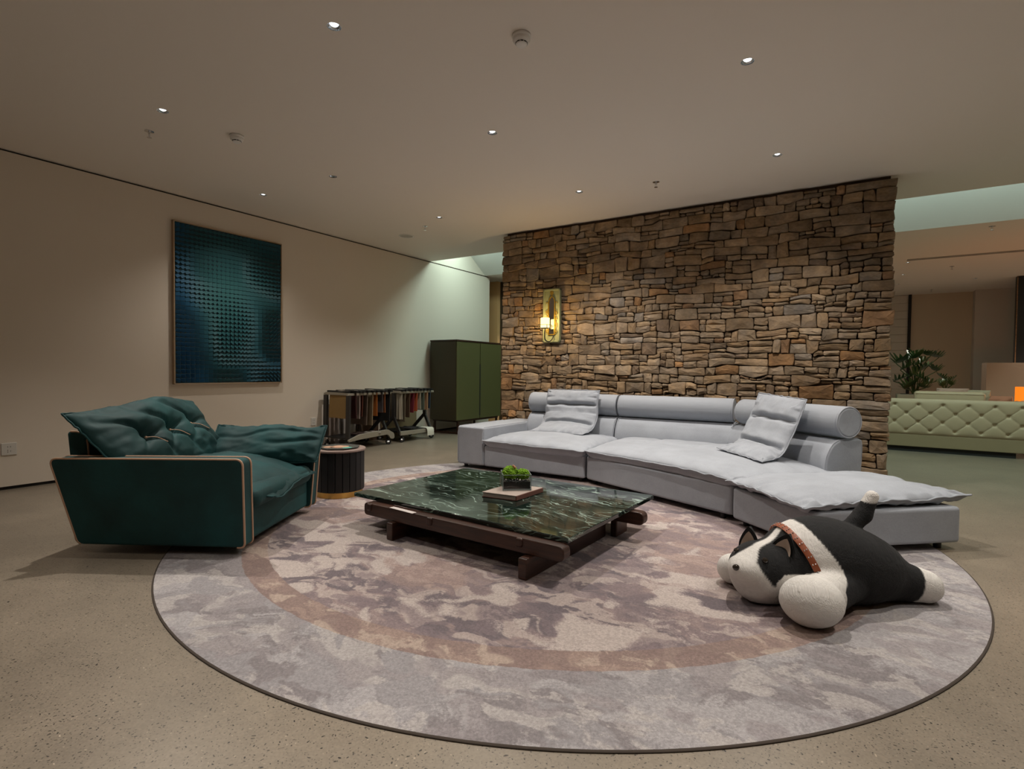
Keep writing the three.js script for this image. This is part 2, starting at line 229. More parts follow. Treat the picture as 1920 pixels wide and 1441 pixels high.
// ---------- stone wall ----------
const tStone = tex(1024, 1024, (u, v) => { const a = fbm(u * 8, v * 8, 5, 8, 31), b = fbm(u * 40, v * 60, 3, 40, 33); const k = 0.72 + 0.42 * a + 0.16 * (b - 0.5), w = fbm(u * 12, v * 12, 3, 12, 37) - 0.5; return [225 * k * (1 + 0.05 * w), 222 * k, 216 * k * (1 - 0.10 * w)]; }, { rep: [1.1, 1.1] });
const tStoneB = tex(1024, 1024, (u, v) => { const n = 255 * (0.65 * fbm(u * 16, v * 26, 5, 16, 41) + 0.35 * Math.abs(2 * fbm(u * 6, v * 14, 4, 6, 43) - 1)); return [n, n, n]; }, { srgb: false, rep: [1.6, 1.6] });
{
  const X0 = -4.32, X1 = 0.29, Z = -6.5, H = 3.07, R = rng(77);
  const wall = structGroup('wall_back');
  part(wall, 'masonry_core', box(X0 + 0.04, X1 - 0.04, 0, CEIL, Z - 0.36, Z - 0.03), M([0.07, 0.045, 0.028], 0.95));
  const mSt = M([1, 1, 1], 0.88, { map: tStone, bumpMap: tStoneB, bumpScale: 0.006, vertexColors: true });
  const bands = [0]; while (bands[bands.length - 1] < H - 0.19) bands.push(bands[bands.length - 1] + lerp(0.085, 0.165, R())); bands.push(H);
  const nb = bands.length - 1, steps = bands.map(() => { const a = []; for (let i = 0; i < 30; i++) a.push((R() - 0.5) * 0.042); return a; });
  const B = (i, x) => { if (i === 0 || i === nb) return bands[i]; const t = (x - X0) / 0.21 + i * 0.37, k = Math.floor(t), f = sstep(0.8, 1, t - k), a = steps[i]; return bands[i] + lerp(a[k % 30 + (k < 0 ? 30 : 0)] || 0, a[(k + 1) % 30] || 0, f) + 0.018 * (vn(x * 2.3, i * 3.1, 0, 6) - 0.5) + 0.006 * (vn(x * 14, i * 5, 0, 7) - 0.5); };
  const tones = [[0.36, 0.255, 0.155], [0.34, 0.25, 0.165], [0.39, 0.29, 0.195], [0.33, 0.235, 0.15], [0.37, 0.285, 0.205], [0.35, 0.275, 0.205], [0.41, 0.32, 0.23], [0.34, 0.27, 0.20], [0.40, 0.235, 0.115], [0.24, 0.175, 0.125], [0.37, 0.31, 0.25], [0.30, 0.265, 0.235], [0.35, 0.22, 0.13]];
  const stones = [];
  // one stone in band i between xa and xb, t0 and t1 of the band's height
  const stone = (i, xa, xb, t0, t1) => {
    const ja = (R() - 0.5) * 0.03, jb = (R() - 0.5) * 0.03;
    const P = (s, t) => { const tt = lerp(t0, t1, t), x = lerp(xa + ja * (tt - 0.5), xb + jb * (tt - 0.5), s); return [x, lerp(B(i, x), B(i + 1, x), tt)]; };
    const w = xb - xa, h = (bands[i + 1] - bands[i]) * (t1 - t0); if (w < 0.03 || h < 0.018) return;
    const c = Math.min(0.011, h * 0.22, w * 0.22), cx = c / w * (0.4 + R()), cy = c / h * (0.4 + R());
    const ring = [[cx, 0], [0.5, 0], [1 - cx, 0], [1, cy], [1, 0.5], [1, 1 - cy], [1 - cx, 1], [0.5, 1], [cx, 1], [0, 1 - cy], [0, 0.5], [0, cy]].map(([s, t]) => P(s, t));
    const cen = P(0.5, 0.5), gap = 0.0022 + 0.0022 * R(), d = 0.012 + 0.024 * R() + (h < 0.07 ? -0.004 : 0), tx = (R() - 0.5) * 0.05 / Math.max(w, 0.15), ty = (R() - 0.5) * 0.06 / Math.max(h, 0.1) * 0.6;
    const wob = ring.map(() => [(R() - 0.5) * 0.006, (R() - 0.5) * 0.006, (R() - 0.5) * 0.009]);
    const inset = (q, m) => { const dx = q[0] - cen[0], dy = q[1] - cen[1]; return [q[0] - Math.sign(dx) * Math.min(Math.abs(dx) * 0.5, m), q[1] - Math.sign(dy) * Math.min(Math.abs(dy) * 0.5, m)]; };
    const L = [[gap, -0.035, 0], [gap, d - 0.009, 0.7], [gap + 0.005, d - 0.001, 1]].map(([m, z, k]) => ring.map((q, n) => { const [x, y] = inset(q, m); const X = x + wob[n][0] * (k ? 1 : 0.6), Y = y + wob[n][1] * (k ? 1 : 0.6); return V(X, Y, Z + z + k * (tx * (x - cen[0]) + ty * (y - cen[1]) + wob[n][2])); }));
    const top = [P(0.3 + 0.15 * R(), 0.5), P(0.6 + 0.15 * R(), 0.5)].map(([x, y]) => V(x, y, Z + d + 0.002 + 0.010 * R()));
    const pos = [], tri = (a, b, c2) => { for (const q of [a, b, c2]) pos.push(q.x, q.y, q.z); }, N = 12;
    for (let k = 0; k < 2; k++) for (let n = 0; n < N; n++) { const m = (n + 1) % N; tri(L[k][n], L[k][m], L[k + 1][m]); tri(L[k][n], L[k + 1][m], L[k + 1][n]); }
    const near = (q) => q.distanceToSquared(top[0]) < q.distanceToSquared(top[1]) ? 0 : 1;
    for (let n = 0; n < N; n++) { const a = L[2][n], b = L[2][(n + 1) % N], na = near(a), nb2 = near(b); tri(a, b, top[na]); if (na !== nb2) tri(top[na], b, top[nb2]); }
    let g = new THREE.BufferGeometry(); g.setAttribute('position', new THREE.Float32BufferAttribute(pos, 3));
    const T = tones[Math.min(tones.length - 1, Math.floor(R() * (R() < 0.6 ? 8 : tones.length)))], k = 0.86 + 0.5 * R(); 
    const ox = R() * 9, oy = R() * 9, uv = [], col = []; for (let q = 0; q < pos.length; q += 3) { uv.push(pos[q] + ox, pos[q + 1] + pos[q + 2] + oy); col.push(T[0] * k * 1.02, T[1] * k * 0.98, T[2] * k * 0.92); }
    g.setAttribute('uv', new THREE.Float32BufferAttribute(uv, 2)); g.setAttribute('color', new THREE.Float32BufferAttribute(col, 3)); g.computeVertexNormals();
    const dist = Math.hypot(cen[0], Z); stones.push({ g, size: w * h / dist / dist * ((cen[1] < 0.75 && cen[0] > -3.9 && cen[0] < 0) ? 0.05 : 1) });
  };
  for (let i = 0; i < nb; i++) {
    const bh = bands[i + 1] - bands[i]; let x = X0 - R() * 0.02;
    while (x < X1 - 0.02) {
      let w = lerp(0.07, 0.34, Math.pow(R(), 1.25)); if (x + w > X1 - 0.09) w = X1 + (R() - 0.3) * 0.03 - x;
      const e = x + w, k = R();
      if (bh < 0.115 ? k < 0.78 : k < 0.45 && w < bh * 2.6) stone(i, x, e, 0, 1);
      else {
        const cut = k > 0.93 && bh > 0.14 ? [0, 0.3 + 0.1 * R(), 0.64 + 0.08 * R(), 1] : [0, 0.34 + 0.34 * R(), 1];
        for (let q = 0; q + 1 < cut.length; q++) { const hh = bh * (cut[q + 1] - cut[q]); let m = x; const n = Math.max(1, Math.round(w / hh / (2.0 + 2.6 * R()))); for (let j = 0; j < n; j++) { const e2 = j === n - 1 ? e : x + w * (j + 1 + (R() - 0.5) * 0.5) / n; stone(i, m, e2, cut[q], cut[q + 1]); m = e2; } }
      }
      x = e;
    }
  }
  stones.sort((a, b) => b.size - a.size);
  for (const s of stones.slice(0, 300)) part(wall, 'stone', s.g, mSt);
  const rest = part(wall, 'small_stones', merge(stones.slice(300).map((s) => s.g)), mSt); rest.userData.kind = 'stuff';
  // the two ends of the wall: squared quoin stones up the edge
  const q = []; for (const [xe, s] of [[X0 + 0.04, -1], [X1 - 0.04, 1]]) for (let y = 0.01; y < 3.0;) { const h = lerp(0.07, 0.17, R()), hh = Math.min(h, 3.06 - y), sp = -0.36 + 0.2 * R(); for (const [a, b] of [[-0.35, sp], [sp + 0.008, -0.05]]) { const g = deform(rbox(Math.min(xe - s * 0.02, xe + s * (0.02 + 0.02 * R())), Math.max(xe - s * 0.02, xe + s * 0.03), y, y + hh - 0.009, Z + a, Z + b, 0.008, 1), () => {}); const T = tones[Math.floor(R() * 8)]; g.setAttribute('color', new THREE.Float32BufferAttribute(Array.from({ length: g.attributes.position.count }, () => T).flat(), 3)); q.push(g); } y += h; }
  part(wall, 'end_stones', merge(q), mSt).userData.kind = 'stuff';
  console.log('stones', stones.length);
}

// ---------- rug ----------
const RUG = [-1.98, -3.66, 2.575], RT = 0.007;
{
  const S = 5.2, tRug = tex(2048, 2048, (u, v) => {
    const x = (u - 0.5) * S, y = (v - 0.5) * S, r = Math.hypot(x, y), a = Math.atan2(y, x);
    const wx = x + 0.24 * (fbm(x * 1.6 + 7, y * 1.6, 4, 0, 61) - 0.5) + 0.10 * (vn(x * 9, y * 9, 0, 62) - 0.5), wy = y + 0.22 * (fbm(x * 1.6, y * 1.6 + 3, 4, 0, 63) - 0.5) + 0.08 * (vn(x * 9, y * 9, 0, 64) - 0.5);
    const p1 = fbm(wx * 6.4 + 11, wy * 11, 4, 0, 65, 0.62), p2 = fbm(wx * 6 + 31, wy * 10, 4, 0, 66, 0.62), p3 = fbm(wx * 3.6 + 5, wy * 6.2, 5, 0, 67, 0.6), p4 = fbm(wx * 6.5, wy * 10, 3, 0, 68), fi = hash(Math.floor(u * 2048), Math.floor(v * 2048), 3), fb = vn(u * 700, v * 700, 0, 69);
    const mx = (c, d, t) => [lerp(c[0], d[0], t), lerp(c[1], d[1], t), lerp(c[2], d[2], t)];
    const e = 0.055, on = (p, t) => sstep(t - e, t + e, p + 0.10 * (p4 - 0.5) + 0.035 * (fi - 0.5) + 0.03 * (fb - 0.5));
    let c;
    const rr = r + 0.006 * (vn(a * 60, r, 0, 70) - 0.5);
    if (rr > 2.145) { c = [154, 150, 150]; c = mx(c, [138, 132, 132], on(p2, 0.54)); c = mx(c, [170, 166, 165], on(p3, 0.53)); c = mx(c, [182, 176, 171], 0.8 * on(p1, 0.56)); c = mx(c, [150, 143, 143], on(p4, 0.62) * 0.7); }
    else if (rr > 2.0) { c = [146, 126, 118]; c = mx(c, [160, 139, 128], on(p2, 0.5)); c = mx(c, [178, 160, 146], on(p1, 0.56)); c = mx(c, [138, 118, 112], on(p4, 0.6) * 0.7); }
    else {
      c = [139, 124, 124]; c = mx(c, [154, 137, 133], on(p2, 0.50)); const dk = 0.19 * gauss(r - 1.74, 0.2) + 0.05 * gauss(r - 0.9, 0.3);
      c = mx(c, [116, 106, 109], on(p3 + dk, 0.585)); c = mx(c, [183, 169, 161], 0.9 * on(p1 + 0.03 * gauss(r - 1.2, 0.4), 0.56)); c = mx(c, [164, 142, 133], on(vn(wx * 1.4 + 9, wy * 2.2, 0, 72), 0.72) * 0.7); c = mx(c, [132, 118, 120], on(p4, 0.6) * 0.6); c = mx(c, [190, 178, 170], on(fbm(wx * 4 + 3, wy * 6, 3, 0, 75), 0.63));
    }
    const k = 1 + 0.14 * (fi - 0.5) + 0.14 * (fb - 0.5); return c.map((q) => q * k);
  });
  const mRug = M([0.84, 0.83, 0.85], 0.95, { map: tRug, bumpMap: tGrain, bumpScale: 0.002, sheen: 0.3, sheenRoughness: 0.6, sheenColor: new THREE.Color(0.5, 0.48, 0.48) });
  const g = thing('round_rug', 'large round rug in mottled grey, cream and mauve with a terracotta ring', 'rug', [RUG[0], 0, RUG[1]]);
  const top = new THREE.CircleGeometry(RUG[2] - 0.008, 160); top.rotateX(-Math.PI / 2); top.translate(0, RT, 0);
  { const p = top.attributes.position, uv = top.attributes.uv; for (let i = 0; i < p.count; i++) uv.setXY(i, p.getX(i) / S + 0.5, p.getZ(i) / S + 0.5); }
  part(g, 'pile', top, mRug);
  part(g, 'bound_edge', lathe([[RUG[2] - 0.008, RT], [RUG[2] - 0.004, RT - 0.001], [RUG[2], RT - 0.003], [RUG[2] + 0.001, 0.001], [RUG[2] - 0.05, 0.001]], 200), M([0.06, 0.045, 0.035], 0.95), 'dark bound edge');
}

// ---------- pale grey modular sofa ----------
const tSuede = tex(512, 512, (u, v) => { const k = 236 + 26 * (fbm(u * 5, v * 5, 4, 5, 81) - 0.5) + 10 * (vn(u * 200, v * 200, 200, 82) - 0.5); return [k, k, k]; }, { rep: [1.2, 1.2] });
const mSofa = M([0.395, 0.42, 0.465], 0.85, { map: tSuede, bumpMap: tGrain, bumpScale: 0.0006, sheen: 0.35, sheenRoughness: 0.5, sheenColor: new THREE.Color(0.6, 0.62, 0.66) });
const mSofaSeam = M([0.36, 0.38, 0.42], 0.85);
function bolster(parent, a, b, r) { // a, b: axis ends
  const A = V(...a), B = V(...b), L = A.distanceTo(B), c = 0.03, pts = [[0.001, 0.006], [r * 0.8, 0.0], [r - 0.016, 0.003], [r - 0.004, 0.012], [r, 0.03], [r, L - 0.03], [r - 0.004, L - 0.012], [r - 0.016, L - 0.003], [r * 0.8, L], [0.001, L - 0.006]];
  const q = new THREE.Quaternion().setFromUnitVectors(V(0, 1, 0), B.clone().sub(A).normalize());
  const body = lathe(pts, 48); body.applyQuaternion(q); body.translate(...a); const m = part(parent, 'bolster', body, mSofa);
  const rings = [0.008, L - 0.008].map((y) => { const t = new THREE.TorusGeometry(r - 0.006, 0.006, 8, 56); t.rotateX(Math.PI / 2); t.translate(0, y, 0); t.applyQuaternion(q); t.translate(...a); return t; }); for (const q2 of rings) part(m, 'piping', q2, mSofaSeam);
}
function backrest(parent, a, b, inward) { // a, b: back line ends on the floor plan; inward: unit vector towards the seat
  const A = V(a[0], 0, a[1]), B = V(b[0], 0, b[1]), L = A.distanceTo(B), ax = B.clone().sub(A).normalize(), n = V(inward[0], 0, inward[1]);
  const prof = [[0, 0.27], [0.36, 0.27], [0.362, 0.40], [0.345, 0.47], [0.305, 0.545], [0.25, 0.59], [0.19, 0.605], [0, 0.605]];
  const flip = ax.clone().cross(V(0, 1, 0)).dot(n) > 0; // keep the frame right handed: x = n, y = up, z = n x up
  const zax = n.clone().cross(V(0, 1, 0)), s = zax.dot(ax) > 0 ? A : B;
  const M4 = new THREE.Matrix4().makeBasis(n, V(0, 1, 0), zax).setPosition(s);
  const g = slab(prof, 0.001, L - 0.001, 0.035, 0.016, 10); g.applyMatrix4(M4); const m = part(parent, 'backrest', g, mSofa);
  const pipes = [0.014, L - 0.014].map((z) => { const t = polyTube([[0.004, 0.3, z], [0.0, 0.585, z], [0.02, 0.603, z], [0.19, 0.604, z], [0.255, 0.588, z], [0.305, 0.545, z], [0.345, 0.47, z], [0.361, 0.4, z], [0.361, 0.3, z]], 0.006, 6); t.applyMatrix4(M4); return t; }); for (const q2 of pipes) part(m, 'piping', q2, mSofaSeam);
}
function feet(parent, list, y0) { for (const [x, z] of list) part(parent, 'foot', cyl(0.022, 0.026, y0, 0.058, x, z, 16), mBlack); }
const BY = 0.052, ST = 0.285;
{ // left module with the square arm
  const o = thing('sofa_module', 'pale grey sofa unit with a square arm at the left end, before the stone wall', 'sofa');
  part(o, 'arm', prism([[-3.925, -4.95], [-3.545, -4.95], [-3.545, -6.26], [-3.925, -6.26]], BY, 0.487, 0.035, 0.022), mSofa);
  for (const x of [-3.909, -3.561]) part(o, 'piping', polyTube([[x, 0.08, -4.9475], [x, 0.25, -4.9475], [x, 0.45, -4.9475], [x, 0.472, -4.952], [x, 0.485, -4.972], [x, 0.487, -5.0], [x, 0.487, -5.6], [x, 0.487, -5.9]], 0.005, 6), mSofaSeam);
  part(o, 'base', prism([[-3.54, -4.95], [-2.295, -4.965], [-2.30, -6.26], [-3.54, -6.26]], BY, ST, 0.03, 0.02), mSofa);
  const c = [V(-3.53, 0.345, -4.915), V(-2.285, 0.335, -4.905), V(-2.31, 0.345, -6.02), V(-3.53, 0.345, -6.0)], b = bil(c);
  const cu = part(o, 'seat_cushion', pad({ base: b, top: 0.085, bot: 0.085, nb: 16, eb: 0.5, su: 1.25, sv: 1.1, seed: 5, wr: 0.012, lump: 0.012, fw: 9, n: 3, e: 0.5, nu: 70, nv: 60 }), mSofa);
  part(cu, 'piping', seam(b, 0.006, 0.006, 3), mSofa);
  backrest(o, [-3.56, -6.26], [-2.365, -6.26], [0, 1]);
  bolster(o, [-3.57, 0.735, -6.1], [-2.375, 0.735, -6.1], 0.129);
  feet(o, [[-2.37, -5.05]], RT); feet(o, [[-3.85, -5.03], [-2.4, -6.15], [-3.85, -6.15]], 0.0);
  recentre(o, -3.1, -5.6);
}
{ // corner module
  const o = thing('sofa_module', 'pale grey wedge-shaped corner sofa unit in the middle, with two back bolsters at an angle', 'sofa');
  part(o, 'base', prism([[-2.275, -4.965], [-0.775, -4.335], [-0.03, -5.13], [0.06, -5.22], [-0.99, -6.26], [-2.285, -6.26]], BY, ST, 0.03, 0.02), mSofa);
  // five sided cushion: sheet between the front edge and the angled back edge
  const F = [V(-2.265, 0.34, -4.925), V(-1.75, 0.345, -4.735), V(-1.2, 0.345, -4.50), V(-0.765, 0.33, -4.31)], Bk = [V(-2.28, 0.345, -6.0), V(-1.55, 0.345, -6.0), V(-1.05, 0.345, -5.98), V(-0.13, 0.345, -5.05)];
  const cf = new THREE.CatmullRomCurve3(F), cb = (t) => { const q = t * 3, k = Math.min(2, Math.floor(q)); return Bk[k].clone().lerp(Bk[k + 1], q - k); };
  const b = (u, v) => { const s = (u + 1) / 2, t = (v + 1) / 2, sc = clamp(s); const p = cf.getPoint(sc).lerp(cb(sc), t); if (s !== sc) p.addScaledVector(V(1, 0, 0), (s - sc) * 1.7); return p; };
  const cr = (u, v) => -0.02 * gauss(v - 0.05 - 0.12 * Math.sin(u * 5), 0.035) * sstep(0.95, 0.5, Math.abs(u)) - 0.012 * gauss(u - 0.1 - 0.1 * v, 0.03) * sstep(0.1, 0.4, v + 0.3) - 0.012 * gauss(u + 0.45 + 0.12 * v, 0.035);
  const cu = part(o, 'seat_cushion', pad({ base: b, top: 0.092, bot: 0.085, nb: 18, eb: 0.5, su: 1.7, sv: 1.3, seed: 9, wr: 0.01, lump: 0.016, fw: 8, dent: (u, v, s) => s > 0 ? cr(u, v) : 0, n: 3, e: 0.5, nu: 90, nv: 70 }), mSofa);
  part(cu, 'piping', seam(b, 0.006, 0.006, 8), mSofa);
  backrest(o, [-2.355, -6.26], [-1.06, -6.26], [0, 1]);
  backrest(o, [-0.90, -6.20], [0.062, -5.295], [-0.685, 0.728]);
  bolster(o, [-2.355, 0.735, -6.1], [-1.075, 0.738, -6.1], 0.130);
  bolster(o, [-0.97, 0.738, -6.03], [-0.03, 0.745, -5.165], 0.130);
  feet(o, [[-2.2, -5.03], [-0.85, -4.42]], RT); feet(o, [[-0.1, -5.2], [-2.2, -6.15], [-1.0, -6.15]], 0.0);
  recentre(o, -1.2, -5.4);
}
{ // chaise
  const o = thing('sofa_module', 'pale grey backless chaise unit with a flat mattress cushion, behind the plush dog', 'sofa');
  const A = [-0.765, -4.275], F = [-0.195, -3.785], Rt = [0.605, -4.50], Bk = [0.03, -5.03];
  part(o, 'base', prism([A, F, Rt, Bk], BY, ST, 0.04, 0.022), mSofa);
  const b0 = bil([V(-0.805, 0.330, -4.30), V(-0.245, 0.325, -3.725), V(0.655, 0.345, -4.62), V(0.05, 0.345, -5.12)]);
  const b = (u, v) => { const p = b0(u, v); p.y += 0.006 * Math.sin(u * 3 + v * 4); return p; };
  const cu = part(o, 'seat_cushion', pad({ base: b, top: 0.075, bot: 0.045, nb: 14, eb: 0.5, su: 0.9, sv: 1.2, seed: 14, wr: 0.024, lump: 0.010, fw: 13, n: 2.6, e: 0.6, nu: 80, nv: 90 }), mSofa);
  part(cu, 'piping', seam(b, 0.006, 0.008, 12), mSofa);
  feet(o, [[-0.66, -4.29], [-0.2, -3.9]], RT); feet(o, [[0.48, -4.5], [0.03, -4.92]], 0.0);
  recentre(o, -0.08, -4.4);
}
// loose pillows with two cross creases
function throwPillow(label, curve, wdir, hw, seed) {
  const cc = new THREE.CatmullRomCurve3(curve.map((p) => V(...p))), W = V(...wdir).normalize();
  const b = (u, v) => { const t = clamp((v + 1) / 2); const p = cc.getPoint(t).addScaledVector(W, u * hw * (1 - 0.035 * (1 - u * u) * 0)); if (v !== clamp(v, -1, 1)) p.addScaledVector(cc.getTangent(t), (Math.abs(v) - 1) * Math.sign(v) * 0.3); return p; };
  const d = (u, v, s) => { const a = 0.028 * vn(u * 3 + seed, 1, 0, seed) - 0.01; return -(s > 0 ? 0.062 : 0.03) * (gauss(v + 0.33 + a, 0.05) + gauss(v - 0.36 - a, 0.05)) * (1 - 0.3 * u * u) + (s > 0 ? 0.014 : 0) * (vn(u * 4.5 + seed, v * 3, 0, seed + 3) - 0.5) * gauss(v - 0.45, 0.35); };
  const o = thing('throw_pillow', label, 'pillow'); part(o, 'cover', pad({ base: b, top: 0.075, bot: 0.045, su: hw * 2, sv: 0.7, dent: d, seed, wr: 0.016, lump: 0.012, fw: 16, n: 2.4, e: 0.55, nu: 70, nv: 90 }), mSofa); part(o, 'piping', seam(b, 0.005, 0.004, seed, 40, 1.02), mSofa);
  return recentre(o, curve[1][0], curve[1][2]);
}
throwPillow('upright pale grey pillow with two folds, leaning on the bolster near the square sofa arm', [[-2.93, 0.425, -5.53], [-2.90, 0.47, -5.72], [-2.90, 0.60, -5.86], [-2.92, 0.78, -5.915], [-2.92, 0.905, -5.965]], [1, 0.01, 0.02], 0.345, 4);
throwPillow('tilted pale grey pillow with two folds, propped against the bolster nearest the wall’s open end', [[-0.84, 0.435, -4.98], [-0.72, 0.47, -5.14], [-0.66, 0.60, -5.25], [-0.60, 0.78, -5.33], [-0.56, 0.93, -5.40]], [0.76, -0.06, 0.63], 0.27, 11);

// ---------- teal armchair ----------
const tVel = tex(512, 512, (u, v) => { const k = 205 + 90 * (fbm(u * 4, v * 4, 5, 4, 91) - 0.5) + 14 * (vn(u * 240, v * 240, 240, 92) - 0.5); return [k, k, k]; }, { rep: [1.1, 1.1] });
const mTeal = M([0.006, 0.082, 0.086], 0.72, { map: tVel, bumpMap: tGrain, bumpScale: 0.0006, sheen: 0.3, sheenRoughness: 0.45, sheenColor: new THREE.Color(0.05, 0.22, 0.22) });
const mPipe = M([0.58, 0.36, 0.24], 0.55);
{
  const o = thing('armchair', 'deep teal nubuck armchair with tan piping and a buttoned back cushion', 'armchair', [-3.974, 0, -1.296], 0.5342);
  const out = [[0.02, 0.06], [1.05, 0.06], [1.07, 0.602], [-0.105, 0.59]];
  for (const s of [1, -1]) {
    const z0 = s > 0 ? -0.105 : -1.07, z1 = s > 0 ? 0 : -0.965, sh = (q) => { q.z += s * (q.y - 0.06) * 0.11 - s * 0.02 * 0; };
    const a = part(o, 'arm', deform(slab(out, z0, z1, [0.035, 0.03, 0.045, 0.05], 0.014), sh), mTeal);
    const line = (z) => { const sp = roundPoly(out, [0.035, 0.03, 0.045, 0.05]).getSpacedPoints(120).filter((p) => p.y > 0.075 || p.x > 1.0 || p.x < 0.03).map((p) => { const q = V(p.x, p.y, z); sh(q); return q; }); return sp; };
    // piping runs up the back, along the top and down the front
    const pts = line(0); let st = 0, best = 1e9; pts.forEach((p, i) => { const d = Math.hypot(p.x - 0.03, p.y - 0.065); if (d < best) { best = d; st = i; } });
    const ord = roundPoly(out, [0.035, 0.03, 0.045, 0.05]).getSpacedPoints(160), seq = ord.concat(ord); let i0 = seq.findIndex((p, i) => p.y < 0.066 && p.x > 1.0 && seq[i + 1] && seq[i + 1].y > p.y), run = []; for (let i = i0; i < seq.length; i++) { run.push(seq[i]); if (run.length > 30 && seq[i].y < 0.068 && seq[i].x < 0.2) break; }
    for (const z of [z0 + 0.006, z1 - 0.006]) part(a, 'piping', polyTube(run.map((p) => { const c = V(p.x, p.y, z), m = V(0.5, 0.33, z); const dir = c.clone().sub(m).normalize(); c.addScaledVector(dir, 0.001); sh(c); return c; }), 0.0062, 8), mPipe, 'tan piping');
  }
  part(o, 'seat_base', rbox(0.03, 1.025, 0.065, 0.30, -0.975, -0.095, 0.025), mTeal);
  const bk = part(o, 'back_frame', deform(rbox(-0.055, 0.075, 0.065, 0.735, -0.985, -0.085, 0.02), (q) => { q.x -= (q.y - 0.065) * 0.10; }), mTeal);
  for (const [x, z] of [[0.012, -0.094], [0.012, -0.976]]) part(bk, 'piping', polyTube([[x - 0.035 + 0.05, 0.42, z], [x - 0.045 + 0.05, 0.55, z], [x - 0.06 + 0.05, 0.69, z], [x - 0.09 + 0.05, 0.728, z], [x - 0.11, 0.735, z]], 0.006, 8), mPipe, 'tan piping');
  part(o, 'swivel_plinth', [cyl(0.22, 0.22, 0.0075, 0.045, 0.56, -0.5, 40), cyl(0.10, 0.10, 0.04, 0.08, 0.52, -0.53)], mBlack, 'dark round plinth');
  // seat: a boxy lower cushion with a loose quilt drawn over its front
  const sc = part(o, 'seat_cushion', deform(rbox(0.05, 1.075, 0.28, 0.41, -0.968, -0.105, 0.06, 5), (q) => { const f = gauss(q.x - 1.07, 0.1); q.y -= 0.035 * f * gauss(q.z + 0.5, 0.5); }), mTeal);
  const qb = bil([V(0.08, 0.415, -0.11), V(1.10, 0.315, -0.235), V(1.085, 0.325, -0.96), V(0.08, 0.43, -0.98)]), qs = (u, v) => { const p = qb(u, v); const f = (u + 1) / 2; p.y += 0.085 * Math.sin(f * Math.PI * 0.93) * (1 - 0.25 * v * v) - 0.045 * gauss(v + 0.55, 0.4) * sstep(0.8, 1, f); return p; };
  part(sc, 'quilted_top', pad({ base: qs, flip: 1, top: 0.06, bot: 0.03, su: 1, sv: 0.85, seed: 22, wr: 0.014, lump: 0.014, fw: 12, n: 2.6, e: 0.55, nu: 70, nv: 60, dent: (u, v, s) => s > 0 ? -0.025 * gauss(u - 0.25 - 0.15 * v, 0.07) * gauss(v + 0.2, 0.5) - 0.02 * gauss(v - 0.35 + 0.3 * u, 0.06) * gauss(u, 0.5) : 0 }), mTeal); part(sc, 'piping', seam(qs, 0.006, 0.004, 6), mTeal);
  // buttoned back cushion
  const bb = bil([V(0.36, 0.43, -0.02), V(0.36, 0.43, -1.0), V(0.03, 0.845, -1.06), V(-0.02, 0.845, 0.03)]);
  const bc = (u, v) => { const p = bb(u, v); p.y += 0.055 * sstep(-0.5, 1, v) * gauss(u - 0.25, 0.65) + 0.015 * vn(u * 4, v * 2, 0, 3); p.x += -0.02 * Math.sin(u * 4) * (v + 1) / 2; return p; };
  const btn = [[-0.46, -0.04], [0.03, 0.04], [0.52, 0.12]];
  const cd = (u, v, s) => { if (s < 0) return 0; let d = 0; for (const [a, b] of btn) { const du = (u - a) * 0.5, dv = (v - b) * 0.28, r = Math.hypot(du, dv), an = Math.atan2(dv, du); d -= 0.075 * gauss(r, 0.055); d -= 0.050 * gauss(Math.sin((an - 2.15 - 1.2 * r) * 0.5), 0.07 + 0.02 / (r * 20 + 1)) * Math.exp(-r / 0.26) + 0.046 * gauss(Math.sin((an + 0.95) * 0.5), 0.075) * Math.exp(-r / 0.24) + 0.03 * gauss(Math.sin((an - 0.2) * 0.5), 0.08) * Math.exp(-r / 0.13) + 0.03 * gauss(Math.sin((an + 2.3) * 0.5), 0.08) * Math.exp(-r / 0.16); } return d + 0.012 * (fbm(u * 5, v * 2.5, 3, 0, 33) - 0.5); };
  const B = part(o, 'back_cushion', pad({ base: bc, flip: 1, top: 0.135, bot: 0.06, su: 1.05, sv: 0.5, seed: 31, wr: 0.022, lump: 0.02, fw: 10, n: 2.5, e: 0.5, nu: 110, nv: 80, dent: cd }), mTeal); part(B, 'piping', seam(bc, 0.006, 0.006, 9), mTeal);
  for (const [a, b] of btn) {
    const e1 = 1e-2, p = bc(a, b), n = bc(a + e1, b).sub(bc(a - e1, b)).cross(bc(a, b + e1).sub(bc(a, b - e1))).normalize(), hgt = 0.135 - 0.062;
    const q = p.clone().addScaledVector(n, hgt); part(B, 'button', new THREE.SphereGeometry(0.009, 14, 10).translate(q.x, q.y, q.z), mPipe, 'tan button');
    const t1 = bc(a + 0.05, b - 0.12).addScaledVector(n, 0.112), t2 = bc(a + 0.13, b - 0.32).addScaledVector(n, 0.130); part(B, 'tie', tube([q, t1, t2], 0.0032, 14, 6), mPipe, 'tan leather tie');
  }
  // small side cushion on the far arm
  const ab = bil([V(0.30, 0.40, -0.80), V(1.12, 0.43, -0.90), V(1.125, 0.675, -1.10), V(0.26, 0.665, -1.08)]);
  const aa = (u, v) => { const p = ab(u, v); p.y += 0.012 * Math.sin(u * 6 + 1) * (v + 1) / 2; return p; };
